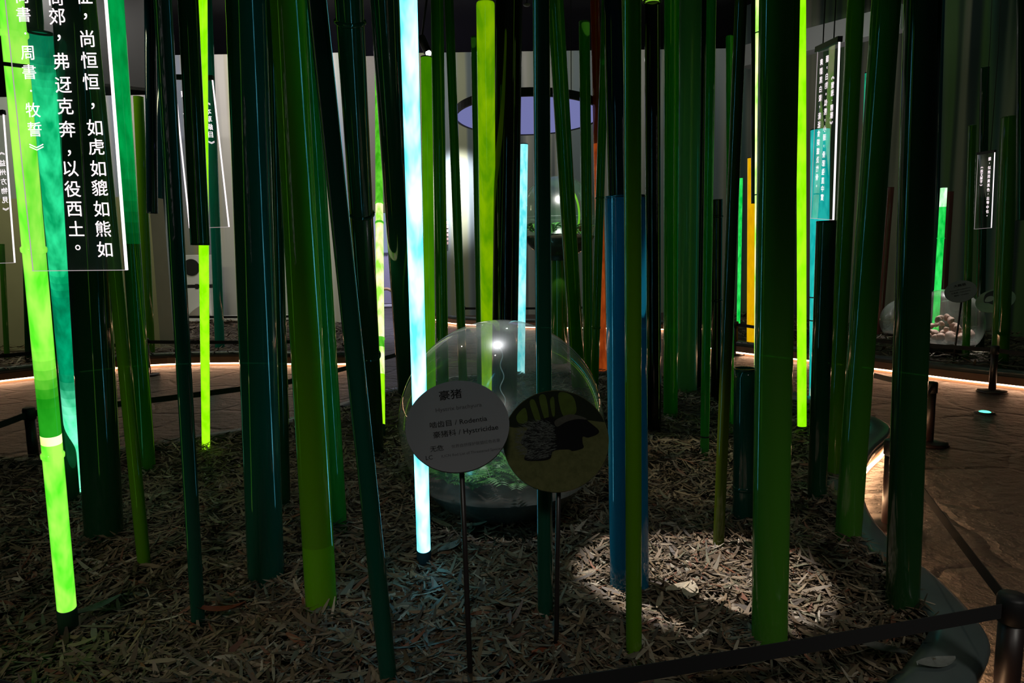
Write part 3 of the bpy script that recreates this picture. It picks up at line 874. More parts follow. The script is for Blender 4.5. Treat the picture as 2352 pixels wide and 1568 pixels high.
def panel(label, corners, depths, columns, flip=False, thick=0.008, bar=True, ext=0, rims=(1, 1, 1), brightrim=1.0, clip=None):
    """engraved clear panel hung from a bar. corners TL,TR,BR,BL in pixels; columns: list of (u, [(char, v)], size)"""
    TL, TR, BR, BL = [at(c[0], c[1], dd) for c, dd in zip(corners, depths)]
    if ext:
        TL = TL + (TL - BL).normalized() * ext; TR = TR + (TR - BR).normalized() * ext
    org = (TL + TR) / 2
    root = empty('hanging_text_panel', org)
    tag(root, label, 'text panel', 'engraved hanging panels')

    def P(u, v):
        return TL.lerp(TR, u).lerp(BL.lerp(BR, u), v) - org
    nrm = (TR - TL).cross(BL - TL).normalized()
    if nrm.dot(EYE - org) < 0: nrm = -nrm
    bm = bmesh.new()
    fr_ = [bm.verts.new(P(u, v) + nrm * thick / 2) for u, v in ((0, 0), (1, 0), (1, 1), (0, 1))]
    bk = [bm.verts.new(P(u, v) - nrm * thick / 2) for u, v in ((0, 0), (1, 0), (1, 1), (0, 1))]
    bm.faces.new(fr_); bm.faces.new(list(reversed(bk)))
    for i in range(4): bm.faces.new((fr_[i], bk[i], bk[(i + 1) % 4], fr_[(i + 1) % 4]))
    bmesh.ops.recalc_face_normals(bm, faces=bm.faces[:])
    obj('sheet', bm, PANEL, root, smooth=False)
    wv = (TR - TL).length; hv = (BL - TL).length
    ux = (TR - TL).normalized(); vx = (TL - BL).normalized()

    def slab(nm, u0, v0, u1, v1, t, mat, wdt):
        a = P(u0, v0); b = P(u1, v1); d = (b - a).normalized(); s = d.cross(nrm).normalized() * wdt / 2
        bm = bmesh.new()
        f4 = [a - s, b - s, b + s, a + s]
        A_ = [bm.verts.new(p + nrm * t) for p in f4]; B_ = [bm.verts.new(p - nrm * t) for p in f4]
        bm.faces.new(A_); bm.faces.new(B_)
        for i in range(4): bm.faces.new((A_[i], B_[i], B_[(i + 1) % 4], A_[(i + 1) % 4]))
        bmesh.ops.recalc_face_normals(bm, faces=bm.faces[:])
        return obj(nm, bm, mat, root, smooth=False)
    e = 0.0025
    rw = rims
    if rw[0]: slab('lit_edge', 0, 0, 0, 1, (thick / 2 + 0.001) if rw[0] > 1 else 0.0015, ETCH if rw[0] > 1 else ETCHSOFT, 0.004 * rw[0])
    if rw[1]: slab('lit_edge', 1, 0, 1, 1, thick / 2 + 0.001, ETCH if rw[1] > 1 else ETCHSOFT, 0.004 * rw[1])
    if rw[2]: slab('lit_edge', 0, 1, 1, 1, thick / 2 + 0.001, ETCHSOFT, 0.004 * rw[2])
    slab('top_bar', -0.03, -0.012, 1.03, -0.012, 0.016, BLACK, 0.035)
    for u in (0.25, 0.75):
        bm = bmesh.new(); a = P(u, -0.02); zt = CEIL - org.z
        polytube(bm, [a, a + Vector((0.01, 0, (zt - a.z) * 0.3)), a + Vector((-0.015, 0.01, (zt - a.z) * 0.6)), Vector((a.x, a.y, zt))], 0.004, 6)
        obj('cable', bm, BLACK, root)
    bm = bmesh.new()
    for u, chars, size in columns:
        for ch, v in chars:
            c0 = P(u, v) + nrm * (thick / 2 + 0.0015)
            sg = -1 if flip else 1
            text_into(bm, ch, lambda gx, gy: c0 + ux * (gx * size * sg) + vx * (gy * size), 0.004, True)
    obj('lettering', bm, ETCH, root, smooth=False)
    return root


def vcol(s, v0, dv):
    out = []; v = v0
    for ch in s:
        out.append((ch, v)); v += dv
    return out


# big near panel: bottom edge in view, top out of the picture
YB = 2.1
corners = [(12, 0), (243, 0), (291, 620), (76, 622)]
_TL = at(12, 0, YB); _BL = at(76, 622, YB); hh_ = (_TL - _BL).length
EXT = 0.42; tot = hh_ + EXT


def vb(y):
    return (EXT + hh_ * (y / 621.0)) / tot


c_r = [(ch, vb(y)) for ch, y in zip('于征，尚恒恒，如虎如貔如熊如', (-55, -8, 38, 87, 135, 183, 238, 287, 331, 381, 426, 475, 522, 571))]
c_m = [(ch, vb(y)) for ch, y in zip('羆于商郊，弗迓克奔，以役西土。', (-95, -48, -5, 38, 85, 137, 190, 238, 290, 345, 381, 428, 475, 521, 566))]
c_l = [(ch, vb(y)) for ch, y in zip('《尚書·周書·牧誓︾', (-50, -8, 33, 75, 118, 160, 203, 246, 290, 331))]
panel('large clear engraved panel with three columns of white characters, nearest', corners, [YB] * 4,
      [(0.795, [(c, v) for c, v in c_r], 0.050), (0.512, c_m, 0.050), (0.18, c_l, 0.044)], ext=EXT, rims=(0.3, 1.1, 0.4))
# slanted panel on the right, seen from behind
panel('slanted clear engraved panel seen edge on before the turquoise tube', [(1878, 118), (1928, 95), (1914, 505), (1862, 501)], [5.0, 4.66, 4.66, 5.0],
      [(0.25, vcol('庳腳黑白駁，能舐食銅鐵及竹骨。', 0.075, 0.052), 0.048), (0.52, vcol('貘，白豹。似熊，小頭，骨節強直中實', 0.07, 0.050), 0.048), (0.80, vcol('︽爾雅·釋獸︾', 0.19, 0.042), 0.046)], flip=True, rims=(0.6, 1.7, 0.6))
panel('clear engraved panel hanging behind the dark hanging tube', [(400, 181), (488, 183), (526, 521), (436, 524)], [5.6] * 4,
      [(0.22, vcol('貘·色白·豹·', 0.10, 0.058), 0.050), (0.80, vcol('︽本草綱目︾', 0.16, 0.052), 0.052)], flip=True, rims=(2.0, 2.0, 0.6))
panel('smallest far engraved panel before the dark right wall', [(2246, 355), (2285, 349), (2277, 523), (2238, 526)], [10.2, 9.9, 9.9, 10.2],
      [(0.30, vcol('︽說文解字︾', 0.18, 0.047), 0.050), (0.74, vcol('貘，似熊而黃黑色，出蜀中也。', 0.08, 0.058), 0.052)], rims=(0.5, 1.6, 0.5))
panel('engraved panel cut off by the left margin', [(-75, 268), (8, 262), (34, 603), (-50, 606)], [5.6] * 4,
      [(0.88, vcol('︽益州方物見︾', 0.26, 0.062), 0.052)], flip=True, rims=(1, 1.8, 0.8))


# ------------------------------------------------------------ information signs
def disc_sign(name, label, cpx, depth, ru, rv, tilt_img, shear_ok, pole_px, facemat, group, deg=28, polew=0.009):
    """round sign on a thin pole. ru = pixel radius along its width; deg = how far it leans away from the line of sight"""
    Cc = at(cpx[0], cpx[1], depth)
    view = (EYE - Cc).normalized()
    U = (RGT * math.cos(tilt_img) + UPV * math.sin(tilt_img)).normalized()
    U = (U - view * U.dot(view)).normalized()
    Vn = view.cross(U).normalized()                       # up in the picture
    Vt = (Vn * math.cos(math.radians(deg)) - view * math.sin(math.radians(deg))).normalized()   # top leans away
    Nn = U.cross(Vt).normalized()
    R = ru / F * axd(Cc)
    Pb = ground(*pole_px) if pole_px else Vector((Cc.x, Cc.y, 0))
    root = empty(name, Pb); tag(root, label, 'sign', group)
    org = Pb
    n = 72; t = 0.004
    bm = bmesh.new()
    a = [bm.verts.new(Cc + (U * math.cos(k * 2 * math.pi / n) + Vt * math.sin(k * 2 * math.pi / n)) * R + Nn * t - org) for k in range(n)]
    b = [bm.verts.new(Cc + (U * math.cos(k * 2 * math.pi / n) + Vt * math.sin(k * 2 * math.pi / n)) * R - Nn * t - org) for k in range(n)]
    bm.faces.new(a); bm.faces.new(list(reversed(b))); bridge(bm, b, a)
    bmesh.ops.recalc_face_normals(bm, faces=bm.faces[:])
    obj('sign_disc', bm, facemat, root, smooth=False)
    bm = bmesh.new()
    tp = Cc - Vt * (R * 0.55) - Nn * (t + 0.008)
    polytube(bm, [Vector((0, 0, -0.04)), (tp - org) * 0.5, tp - org], polew, 12)
    obj('pole', bm, BLACKMETAL, root)
    bm = bmesh.new(); q = tp - org
    sweep(bm, [(q - Nn * 0.004, 0.024), (q + Nn * 0.0075, 0.024)], 24, caps=(True, True))
    obj('bracket', bm, BLACKMETAL, root)
    return root, Cc, U, Vt, Nn, R, org, t


GREYSIGN = pbr('grey_sign_face', (0.12, 0.12, 0.128), 0.55)
INK = pbr('black_ink', (0.004, 0.004, 0.004), 0.9, spec=0.1)
INKG = pbr('grey_ink', (0.045, 0.045, 0.047), 0.9, spec=0.1)
root, Cc, U, Vt, Nn, R, org, t = disc_sign('information_sign', 'round grey information sign with porcupine text on a thin dark pole', (1051, 976), 2.32, 119, 103, math.radians(7.6), None, (1082, 1588), GREYSIGN, 'information signs', 29)
lines = [('豪猪', -0.07, 0.60, 0.235, 0.006, INK), ('Hystrix brachyura', 0.06, 0.33, 0.125, 0.0, INKG),
         ('啮齿目 / Rodentia', 0.02, 0.0, 0.15, 0.004, INK), ('豪猪科 / Hystricidae', 0.14, -0.22, 0.15, 0.004, INK),
         ('无危', -0.16 - 0.28, -0.50, 0.13, 0.003, INK), ('世界自然保护联盟红色名录', 0.30, -0.485, 0.078, 0.0, INKG),
         ('LC', -0.60, -0.66, 0.12, 0.002, INK), ('IUCN Red List of Threatened Species', 0.20, -0.655, 0.075, 0.0, INKG)]
bmA = bmesh.new(); bmB = bmesh.new()
for s, lx, ly, sz, bold, mt in lines:
    text_into(bmA if mt is INK else bmB, s, lambda gx, gy: Cc + U * (R * (lx + gx * sz)) + Vt * (R * (ly + gy * sz)) + Nn * (t + 0.0008) - org, bold)
obj('lettering', bmA, INK, root, smooth=False)
o = obj('lettering', bmB, INKG, root, smooth=False); o['label'] = 'fine grey lettering'


def photo_mat():
    m, nt, n, L = nmat('sign_photo_grass')
    tc = N(nt, 'ShaderNodeTexCoord'); nz = N(nt, 'ShaderNodeTexNoise'); nz.inputs['Scale'].default_value = 38; nz.inputs['Detail'].default_value = 7; nz.inputs['Roughness'].default_value = 0.7
    L.new(tc.outputs['Object'], nz.inputs['Vector'])
    mx = N(nt, 'ShaderNodeMix', data_type='RGBA'); mx.inputs['A'].default_value = (0.020, 0.028, 0.007, 1); mx.inputs['B'].default_value = (0.115, 0.110, 0.042, 1)
    L.new(nz.outputs['Fac'], mx.inputs['Factor'])
    b = N(nt, 'ShaderNodeBsdfPrincipled'); b.inputs['Roughness'].default_value = 0.8; b.inputs['Specular IOR Level'].default_value = 0.1
    L.new(mx.outputs['Result'], b.inputs['Base Color'])
    o = N(nt, 'ShaderNodeOutputMaterial'); L.new(b.outputs[0], o.inputs[0])
    return m


root, Cc, U, Vt, Nn, R, org, t = disc_sign('photo_sign', 'round photo sign of a walking porcupine, overlapping the text sign', (1276, 1010), 2.46, 121, 114, math.radians(6), None, (1277, 1512), photo_mat(), 'information signs', 18)


def flat(nm, polys, mat, lift):
    bm = bmesh.new()
    for pl in polys:
        ok = [(x, y) if x * x + y * y < 0.985 else (x / math.hypot(x, y) * 0.992, y / math.hypot(x, y) * 0.992) for x, y in pl]
        f = bm.faces.new([bm.verts.new(Cc + U * (R * x) + Vt * (R * y) + Nn * (t + lift) - org) for x, y in ok])
    bmesh.ops.triangulate(bm, faces=bm.faces[:])
    return obj(nm, bm, mat, root, smooth=False)


def spl(p): return smooth_poly(p, 5)


# dark thicket above, lit stems between
arc = [(math.cos(a), math.sin(a)) for a in np.linspace(math.radians(14), math.radians(158), 40)]
flat('thicket_print', [arc + [(-0.75, 0.32), (-0.3, 0.30), (0.2, 0.36), (0.6, 0.33)]], pbr('photo_dark_green', (0.007, 0.010, 0.004), 0.8, spec=0.1), 0.0004)
flat('stem_print', [spl(p) for p in ([(-0.42, 0.80), (-0.32, 0.83), (-0.24, 0.42), (-0.34, 0.42)], [(-0.23, 0.88), (-0.10, 0.90), (-0.08, 0.45), (-0.16, 0.42)], [(-0.02, 0.80), (0.06, 0.85), (0.04, 0.50), (-0.01, 0.5)],
      [(0.16, 0.93), (0.42, 0.84), (0.46, 0.52), (0.30, 0.42), (0.18, 0.50)], [(-0.7, 0.55), (-0.52, 0.7), (-0.5, 0.42), (-0.66, 0.40)])], pbr('photo_stems', (0.045, 0.065, 0.010), 0.8, spec=0.1, noise=0.4, scale=30), 0.0007)
body = spl([(-0.55, 0.22), (-0.35, 0.38), (-0.08, 0.46), (0.10, 0.40), (0.32, 0.46), (0.55, 0.40), (0.70, 0.25), (0.83, 0.10), (0.80, 0.02), (0.62, -0.03), (0.52, 0.0), (0.50, -0.12), (0.50, -0.22), (0.30, -0.26), (0.22, -0.22), (-0.06, -0.22), (-0.14, -0.36), (-0.36, -0.38), (-0.62, -0.33), (-0.55, -0.15), (-0.66, 0.0), (-0.60, 0.12)])
flat('porcupine_print', [body], pbr('photo_animal', (0.003, 0.003, 0.003), 0.8, spec=0.1), 0.0010)
flat('shoulder_print', [spl([(0.02, 0.36), (0.15, 0.43), (0.34, 0.47), (0.55, 0.40), (0.64, 0.33), (0.46, 0.36), (0.25, 0.33), (0.06, 0.25)])], pbr('photo_shoulder', (0.045, 0.042, 0.033), 0.8, spec=0.1, noise=0.4, scale=80), 0.0013)
q = []
for i in range(900):
    x = random.uniform(-0.72, 0.02); y = random.uniform(-0.34, 0.40)
    if (x + 0.32) ** 2 / 0.17 + (y - 0.04) ** 2 / 0.15 > 1: continue
    a = math.radians(175 + (y * -60) + random.uniform(-14, 14)); l = random.uniform(0.05, 0.15); w_ = random.uniform(0.002, 0.0045)
    dx, dy = math.cos(a), math.sin(a)
    q.append([(x - dy * w_, y + dx * w_), (x + dx * l, y + dy * l), (x + dy * w_, y - dx * w_)])
flat('quill_print', q, pbr('photo_quills', (0.085, 0.09, 0.082), 0.8, spec=0.1), 0.0016)
# tan rim around the photo sign
bm = bmesh.new()
pts = [Cc + (U * math.cos(k * 2 * math.pi / 72) + Vt * math.sin(k * 2 * math.pi / 72)) * (R * 1.004) - org for k in range(73)]
u_ = [[bm.verts.new(p + Nn * zz) for zz in (t + 0.0004, -t)] for p in pts[:72]]
for k in range(72): bm.faces.new((u_[k][0], u_[(k + 1) % 72][0], u_[(k + 1) % 72][1], u_[k][1]))
obj('sign_rim', bm, pbr('tan_edge', (0.45, 0.33, 0.2), 0.4), root)

# far pair of signs
root, Cc, U, Vt, Nn, R, org, t = disc_sign('information_sign', 'distant grey oval sign on a pole by the ball of pebbles', (2206, 669), 9.3, 32, 24, math.radians(12), None, (2189, 831), GREYSIGN, 'information signs', 40, 0.012)
bmA = bmesh.new()
for s, lx, ly, sz in [('大熊猫', 0.05, 0.45, 0.26), ('Ailuropoda melanoleuca', 0.0, 0.12, 0.13), ('食肉目 / Carnivora', 0.0, -0.14, 0.15), ('熊科 / Ursidae', 0.0, -0.40, 0.15)]:
    text_into(bmA, s, lambda gx, gy: Cc + U * (R * (lx + gx * sz)) + Vt * (R * (ly + gy * sz)) + Nn * (t + 0.002) - org, 0.01)
obj('lettering', bmA, INK, root, smooth=False)
root, Cc, U, Vt, Nn, R, org, t = disc_sign('photo_sign', 'distant round photo sign of a panda behind the far broad green tube', (2286, 690), 9.3, 39, 24, math.radians(14), None, (2272, 834), pbr('photo_pale_green', (0.20, 0.30, 0.20), 0.6, noise=0.3, scale=6), 'information signs', 48, 0.012)
flat('panda_print', [spl([(-0.55, 0.1), (-0.35, 0.75), (0.2, 0.85), (0.5, 0.4), (0.45, -0.3), (-0.1, -0.35), (-0.35, -0.1)])], pbr('photo_black', (0.006, 0.006, 0.006), 0.5), 0.001)
flat('panda_print', [spl([(-0.5, 0.15), (-0.32, 0.45), (-0.05, 0.4), (-0.1, 0.05), (-0.35, 0.0)]), spl([(0.2, 0.6), (0.6, 0.75), (0.85, 0.3), (0.4, 0.2)])], pbr('photo_white', (0.32, 0.36, 0.32), 0.5), 0.002)


# ------------------------------------------------------------ glass balls
def uvs(bm, c, r, seg=64, rg=40):
    g = bmesh.ops.create_uvsphere(bm, u_segments=seg, v_segments=rg, radius=r)
    for v in g['verts']: v.co += c


def glass_ball(label, cpx, depth, rpx, mat=GLASS, stand=None, soilz=-0.55):
    Cc = at(cpx[0], cpx[1], depth); r = rpx / F * axd(Cc)
    root = empty('glass_ball', Vector((Cc.x, Cc.y, Cc.z - r))); tag(root, label, 'glass ball', 'glass ball terrariums')
    c = Vector((0, 0, r))
    bm = bmesh.new(); uvs(bm, c, r); obj('ball_shell', bm, mat, root)
    # seam between the two half shells
    bm = bmesh.new()
    pts = [c + Vector((math.cos(a) * r * 1.002, math.sin(a) * r * 1.002, 0)) for a in np.linspace(0, 2 * math.pi, 65)[:-1]]
    u_ = [[bm.verts.new(p * 1.0 + Vector((0, 0, zz))) for zz in (-0.004, 0.004)] for p in pts]
    for k in range(64): bm.faces.new((u_[k][0], u_[(k + 1) % 64][0], u_[(k + 1) % 64][1], u_[k][1]))
    obj('shell_seam', bm, clear_mat('seam_acrylic', (0.85, 0.9, 0.85), 0.25), root)
    # earth in the bottom
    bm = bmesh.new(); zs = soilz * r; rr = math.sqrt(r * r - zs * zs) * 0.985
    n = 40; rows = []
    for k in range(9):
        a = k / 8; zz = -r * 0.985 + (zs + r * 0.985) * a
        rows.append(ring(bm, c + Vector((0, 0, zz)), Vector((1, 0, 0)), Vector((0, 1, 0)), max(0.001, math.sqrt(max(0, (r * 0.985) ** 2 - zz * zz))), n))
    for k in range(8): bridge(bm, rows[k], rows[k + 1])
    prev = rows[-1]
    for k in range(1, 6):
        f = 1 - k / 6
        rw = [bm.verts.new(c + Vector((math.cos(2 * math.pi * i / n) * rr * f, math.sin(2 * math.pi * i / n) * rr * f, zs + 0.05 * r * (1 - f * f) + random.uniform(-.012, .012)))) for i in range(n)]
        bridge(bm, prev, rw); prev = rw
    bm.faces.new(prev); bm.faces.new(list(reversed(rows[0])))
    bmesh.ops.recalc_face_normals(bm, faces=bm.faces[:])
    obj('earth_filling', bm, SOIL, root)
    return root, Cc, r


FERN = pbr('fern_green', (0.06, 0.24, 0.03), 0.45, noise=0.5, scale=30)
FERNY = pbr('yellow_leaf', (0.30, 0.34, 0.03), 0.4, noise=0.3, scale=30)


def leaflet(bm, p, d, up, l, w):
    s = d.cross(up).normalized()
    vs_ = [bm.verts.new(p), bm.verts.new(p + d * l * 0.4 + s * w), bm.verts.new(p + d * l + up * (-0.15 * l)), bm.verts.new(p + d * l * 0.4 - s * w)]
    bm.faces.new(vs_)


def fern(root_loc, size, nf, label, seed, limit=None, mat=None):
    rd = random.Random(seed)
    root = empty('fern', root_loc); tag(root, label, 'fern', 'ferns in the glass balls')
    for k in range(nf):
        az = 2 * math.pi * k / nf + rd.uniform(-0.4, 0.4); el = rd.uniform(0.75, 1.25); l = size * rd.uniform(0.7, 1.1)
        h = Vector((math.cos(az), math.sin(az), 0))
        pts = []
        for i in range(12):
            tt = i / 11
            pts.append(h * (l * math.cos(el) * tt * (1 + 0.3 * tt)) + Vector((0, 0, l * (math.sin(el) * tt - 0.42 * tt * tt))))
        bm = bmesh.new()
        polytube(bm, pts, lambda t_: 0.0022 * (1 - 0.7 * t_), 5)
        for i in range(2, 12):
            d = (pts[min(i + 1, 11)] - pts[i - 1]).normalized(); sd = d.cross(Vector((0, 0, 1))).normalized(); up = sd.cross(d).normalized()
            ll = l * 0.26 * math.sin(math.pi * (0.16 + 0.8 * i / 12.5)) + 0.008
            for sg in (-1, 1):
                leaflet(bm, pts[i], (sd * sg + d * 0.45).normalized(), up, ll, ll * 0.17)
        obj('frond', bm, mat or FERN, root, smooth=False)
    return root


def leafplant(loc, label, seed, size=0.09):
    rd = random.Random(seed); root = empty('leafy_plant', loc); tag(root, label, 'plant', 'ferns in the glass balls')
    for k in range(7):
        az = rd.uniform(0, 6.28); d = Vector((math.cos(az) * 0.6, math.sin(az) * 0.6, 0.8)).normalized(); bm = bmesh.new()
        s = d.cross(Vector((0, 0, 1))).normalized(); up = s.cross(d)
        row = []
        for i in range(6):
            t_ = i / 5; w_ = 0.24 * size * math.sin(math.pi * min(1, 0.12 + t_ * 0.86)); p = d * size * (0.25 + t_) - up * (0.25 * size * t_ * t_)
            row.append([bm.verts.new(p - s * w_), bm.verts.new(p + up * -0.15 * w_), bm.verts.new(p + s * w_)])
        for i in range(5):
            for j in range(2): bm.faces.new((row[i][j], row[i][j + 1], row[i + 1][j + 1], row[i + 1][j]))
        obj('leaf', bm, FERNY if k % 2 else FERN, root)
    return root


b1, c1, r1 = glass_ball('large clear glass ball with ferns on the shavings behind the signs', (1152, 968), 4.0, 234)
zs = c1.z - 0.55 * r1 + 0.03
fs_ = [(-0.30, -0.22, 0.24, 7), (-0.16, -0.33, 0.22, 7), (-0.06, -0.20, 0.26, 8), (0.10, -0.30, 0.24, 8), (-0.26, 0.06, 0.24, 7), (0.05, -0.02, 0.28, 8), (0.26, -0.16, 0.22, 7), (0.22, 0.18, 0.24, 7)]
fl = ['small green fern at the far left inside the large glass ball', 'fern under the left rim of the text sign inside the ball', 'fern beside the pole of the text sign inside the ball',
      'shiny fern below the gap between the two signs', 'fern deep in the left half of the large ball', 'tallest fern in the middle of the large glass ball', 'fern hidden behind the photo sign in the large ball', 'fern at the back right of the large glass ball']
for i, (dx, dy, s, nf) in enumerate(fs_):
    fern(Vector((c1.x + dx, c1.y + dy, zs)), s, nf, fl[i], 40 + i)
leafplant(Vector((c1.x + 0.19, c1.y - 0.34, zs - 0.01)), 'yellow leaved little plant beside the shiny fern', 5)
# thin white cord hanging in the ball
bm = bmesh.new()
polytube(bm, [Vector((0.010 * math.sin(k * 0.42) + 0.006 * math.sin(k * 0.17) + 0.0006 * k, -0.35, -k * 0.0085)) for k in range(60)], 0.003, 6)
o = obj('cord', bm, pbr('white_cord', (0.8, 0.78, 0.76), 0.5), None, True, Vector((c1.x + 0.0, c1.y + 0.12, c1.z + r1 * 0.78)))
tag(o, 'thin wavy white cord hanging inside the large glass ball', 'cord')

b2, c2, r2 = glass_ball('smaller looking glass ball raised on a clear stand, with ferns', (1283, 500), 9.7, 94, clear_mat('greenish_acrylic_ball', (0.86, 0.95, 0.88), 0.05, (0.3, 0.7, 0.4), sheen=0.05), soilz=-0.45)
bm = bmesh.new(); sweep(bm, [(Vector((0, 0, -(c2.z - r2) - 0.03)), 0.11), (Vector((0, 0, 0.02)), 0.11)], 28)
bmesh.ops.recalc_face_normals(bm, faces=bm.faces[:])
obj('stand_tube', bm, GRN, b2)
bm = bmesh.new(); sweep(bm, [(Vector((0, 0, -0.02)), 0.16), (Vector((0, 0, 0.05)), 0.22)], 28, caps=(True, False)); obj('stand_ring', bm, SOCKET, b2)
for i, (dx, dy, s) in enumerate([(-0.32, -0.2, 0.36), (-0.12, -0.3, 0.3), (0.12, -0.25, 0.3), (0.3, 0.0, 0.32)]):
    fern(Vector((c2.x + dx, c2.y + dy, c2.z - 0.45 * r2 + 0.02)), s, 9, ['tall pale fern at the left in the raised glass ball', 'dark fern left of centre in the raised glass ball', 'dark fern right of centre in the raised glass ball', 'fern at the right in the raised glass ball'][i], 70 + i)
# lamp tube reflections in the ball, built as two glowing arcs
for (tx, rr_, lab) in ((0.9, 0.72, 'larger curved lime reflection modelled as a glowing arc in the raised glass ball'), (0.6, 0.55, 'smaller curved lime reflection modelled as a glowing arc in the raised glass ball')):
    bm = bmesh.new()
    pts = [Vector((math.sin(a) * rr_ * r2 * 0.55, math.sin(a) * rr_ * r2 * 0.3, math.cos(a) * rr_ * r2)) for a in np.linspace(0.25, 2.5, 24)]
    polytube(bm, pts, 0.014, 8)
    o = obj('reflection_arc', bm, emit('lime_reflection_glow', (0.3, 0.9, 0.03), 0.6), None, True, Vector((c2.x + 0.08 * tx, c2.y, c2.z + 0.03))); tag(o, lab, 'light ring')

b3, c3, r3 = glass_ball('far glass ball filled with pink pebbles in the right bed', (2172, 742), 9.9, 78)
PEB = pbr('pink_pebble', (0.62, 0.40, 0.34), 0.55, noise=0.25, scale=14)
PEB2 = pbr('grey_pebble', (0.30, 0.25, 0.22), 0.6, noise=0.25, scale=14)
first = None
for k in range(30):
    a = k * 2.399; q_ = math.sqrt((k + 0.5) / 30) * r3 * 0.68
    loc = Vector((c3.x + math.cos(a) * q_, c3.y + math.sin(a) * q_, c3.z - 0.50 * r3 + 0.05 + 0.05 * random.random() + (0.12 if k < 12 else 0) + (0.10 if k < 5 else 0)))
    if first is None:
        bm = bmesh.new(); bmesh.ops.create_icosphere(bm, subdivisions=3, radius=0.058)
        for v in bm.verts: v.co = Vector((v.co.x * 1.15, v.co.y, v.co.z * 0.8)) * (1 + 0.10 * math.sin(v.co.x * 60 + v.co.z * 40))
        o = first = obj('pebble', bm, PEB)
    else:
        o = first.copy(); C.objects.link(o)
    o.location = loc; o.rotation_euler = (random.random() * 3, random.random() * 3, random.random() * 3)
    s = random.uniform(0.6, 1.15); o.scale = (s, s, s)
    tag(o, 'small pinkish pebble piled in the far glass ball', 'pebble', 'pebbles in the far glass ball')
b4, c4, r4 = glass_ball('farthest glass ball, small, left of the pebble ball', (2076, 736), 11.6, 50)


# ------------------------------------------------------------ barrier posts and belts
def post(label, xpx, ytop, zt=0.35, r=0.038, Y=None, rbase=0.16):
    T = ground(xpx, ytop, zt) if Y is None else at(xpx, ytop, Y)
    root = empty('barrier_post', Vector((T.x, T.y, ZP))); tag(root, label, 'barrier post', 'barrier posts')
    h = T.z - ZP
    bm = bmesh.new(); sweep(bm, [(Vector((0, 0, 0.01)), r), (Vector((0, 0, h * 0.5)), r), (Vector((0, 0, h - 0.09)), r)], 28, caps=(True, True)); obj('pole', bm, POSTM, root)
    bm = bmesh.new(); sweep(bm, [(Vector((0, 0, h - 0.095)), r * 1.02), (Vector((0, 0, h - 0.09)), r * 1.22), (Vector((0, 0, h - 0.01)), r * 1.22), (Vector((0, 0, h)), r * 1.08)], 28, caps=(True, True)); obj('belt_head', bm, BLACK, root)
    bm = bmesh.new(); sweep(bm, [(Vector((0, 0, 0)), rbase), (Vector((0, 0, 0.018)), rbase), (Vector((0, 0, 0.03)), rbase * 0.9), (Vector((0, 0, 0.034)), r)], 36, caps=(True, True)); obj('base_plate', bm, POSTM, root)
    return Vector((T.x, T.y, T.z))


POSTM = pbr('dark_bronze_post', (0.02, 0.012, 0.011), 0.4, metal=0.0)


def belt(label, a, b, sag=0.01, h=0.05):
    a = Vector(a) - Vector((0, 0, 0.05)); b = Vector(b) - Vector((0, 0, 0.05))
    org = a
    bm = bmesh.new(); d = (b - a); s = Vector((-d.y, d.x, 0)).normalized() * 0.0015
    rows = []
    for k in range(13):
        t_ = k / 12; p = a.lerp(b, t_) - Vector((0, 0, sag * 4 * t_ * (1 - t_))) - org
        rows.append([bm.verts.new(p + s + Vector((0, 0, h / 2))), bm.verts.new(p - s + Vector((0, 0, h / 2))), bm.verts.new(p - s - Vector((0, 0, h / 2))), bm.verts.new(p + s - Vector((0, 0, h / 2)))])
    for k in range(12): bridge(bm, rows[k], rows[k + 1])
    bm.faces.new(rows[0]); bm.faces.new(list(reversed(rows[-1])))
    bmesh.ops.recalc_face_normals(bm, faces=bm.faces[:])
    o = obj('barrier_belt', bm, BELT, None, False, org); tag(o, label, 'barrier belt', 'barrier belts')
    return o


p1 = post('nearest black barrier post at the lower right corner', 2328, 1366)
p2 = post('black barrier post standing in the lit bay of the kerb', 2050, 1010)
p3 = post('barrier post on the stone path with round base, right of the bed', 2141, 877)
p4 = post('farther barrier post before the lit right kerb', 2286, 794)
p5 = post('barrier post on the path at the left margin', 66, 936)
p6 = post('barrier post behind the wide dark teal tube', 650, 868)
p7 = post('barrier post below the bottom edge of the picture', 520, 1652)
p8 = post('thin far barrier post at the left end of the rail', 334, 777)
p9 = post('far barrier post left of the doorway', 700, 776)
p10 = post('far barrier post at the hall end', 1064, 703)
p11 = post('far barrier post right of the raised ball', 1345, 701)
p12 = post('barrier post beside the yellow lit tube', 1690, 738)
belt('black belt across the lower right foreground', p7, p1)
belt('black belt running back from the nearest post', p1, p2)
belt('black belt at the lower left corner', p7, ground(-60, 1525, 0.35))
belt('dark belt from the bay post to the path post', p2, p3)
belt('dark belt behind the broad leaning green tube', p3, ground(1960, 838, 0.35))
belt('black belt before the two far glass balls', p4, ground(1985, 770, 0.35))
belt('black belt leaving the far right post outward', p4, ground(2480, 815, 0.35))
belt('black belt at the left margin', p5, ground(-120, 995, 0.35))
belt('black belt crossing behind the left tubes', p5, p6)
belt('black belt before the far left bed', p8, p9)
belt('black belt before the beige partition', p8, ground(-80, 815, 0.35))
belt('dark belt at the hall end', p10, p11)
belt('dark belt near the doorway', p6, ground(930, 800, 0.35))
belt('dark belt near the yellow lit tube', p12, ground(1990, 772, 0.35))
p13 = post('slim distant rail post near the white cabinet', 410, 722)
belt('thin distant rail by the white cabinet', p13, ground(700, 720, 0.35))


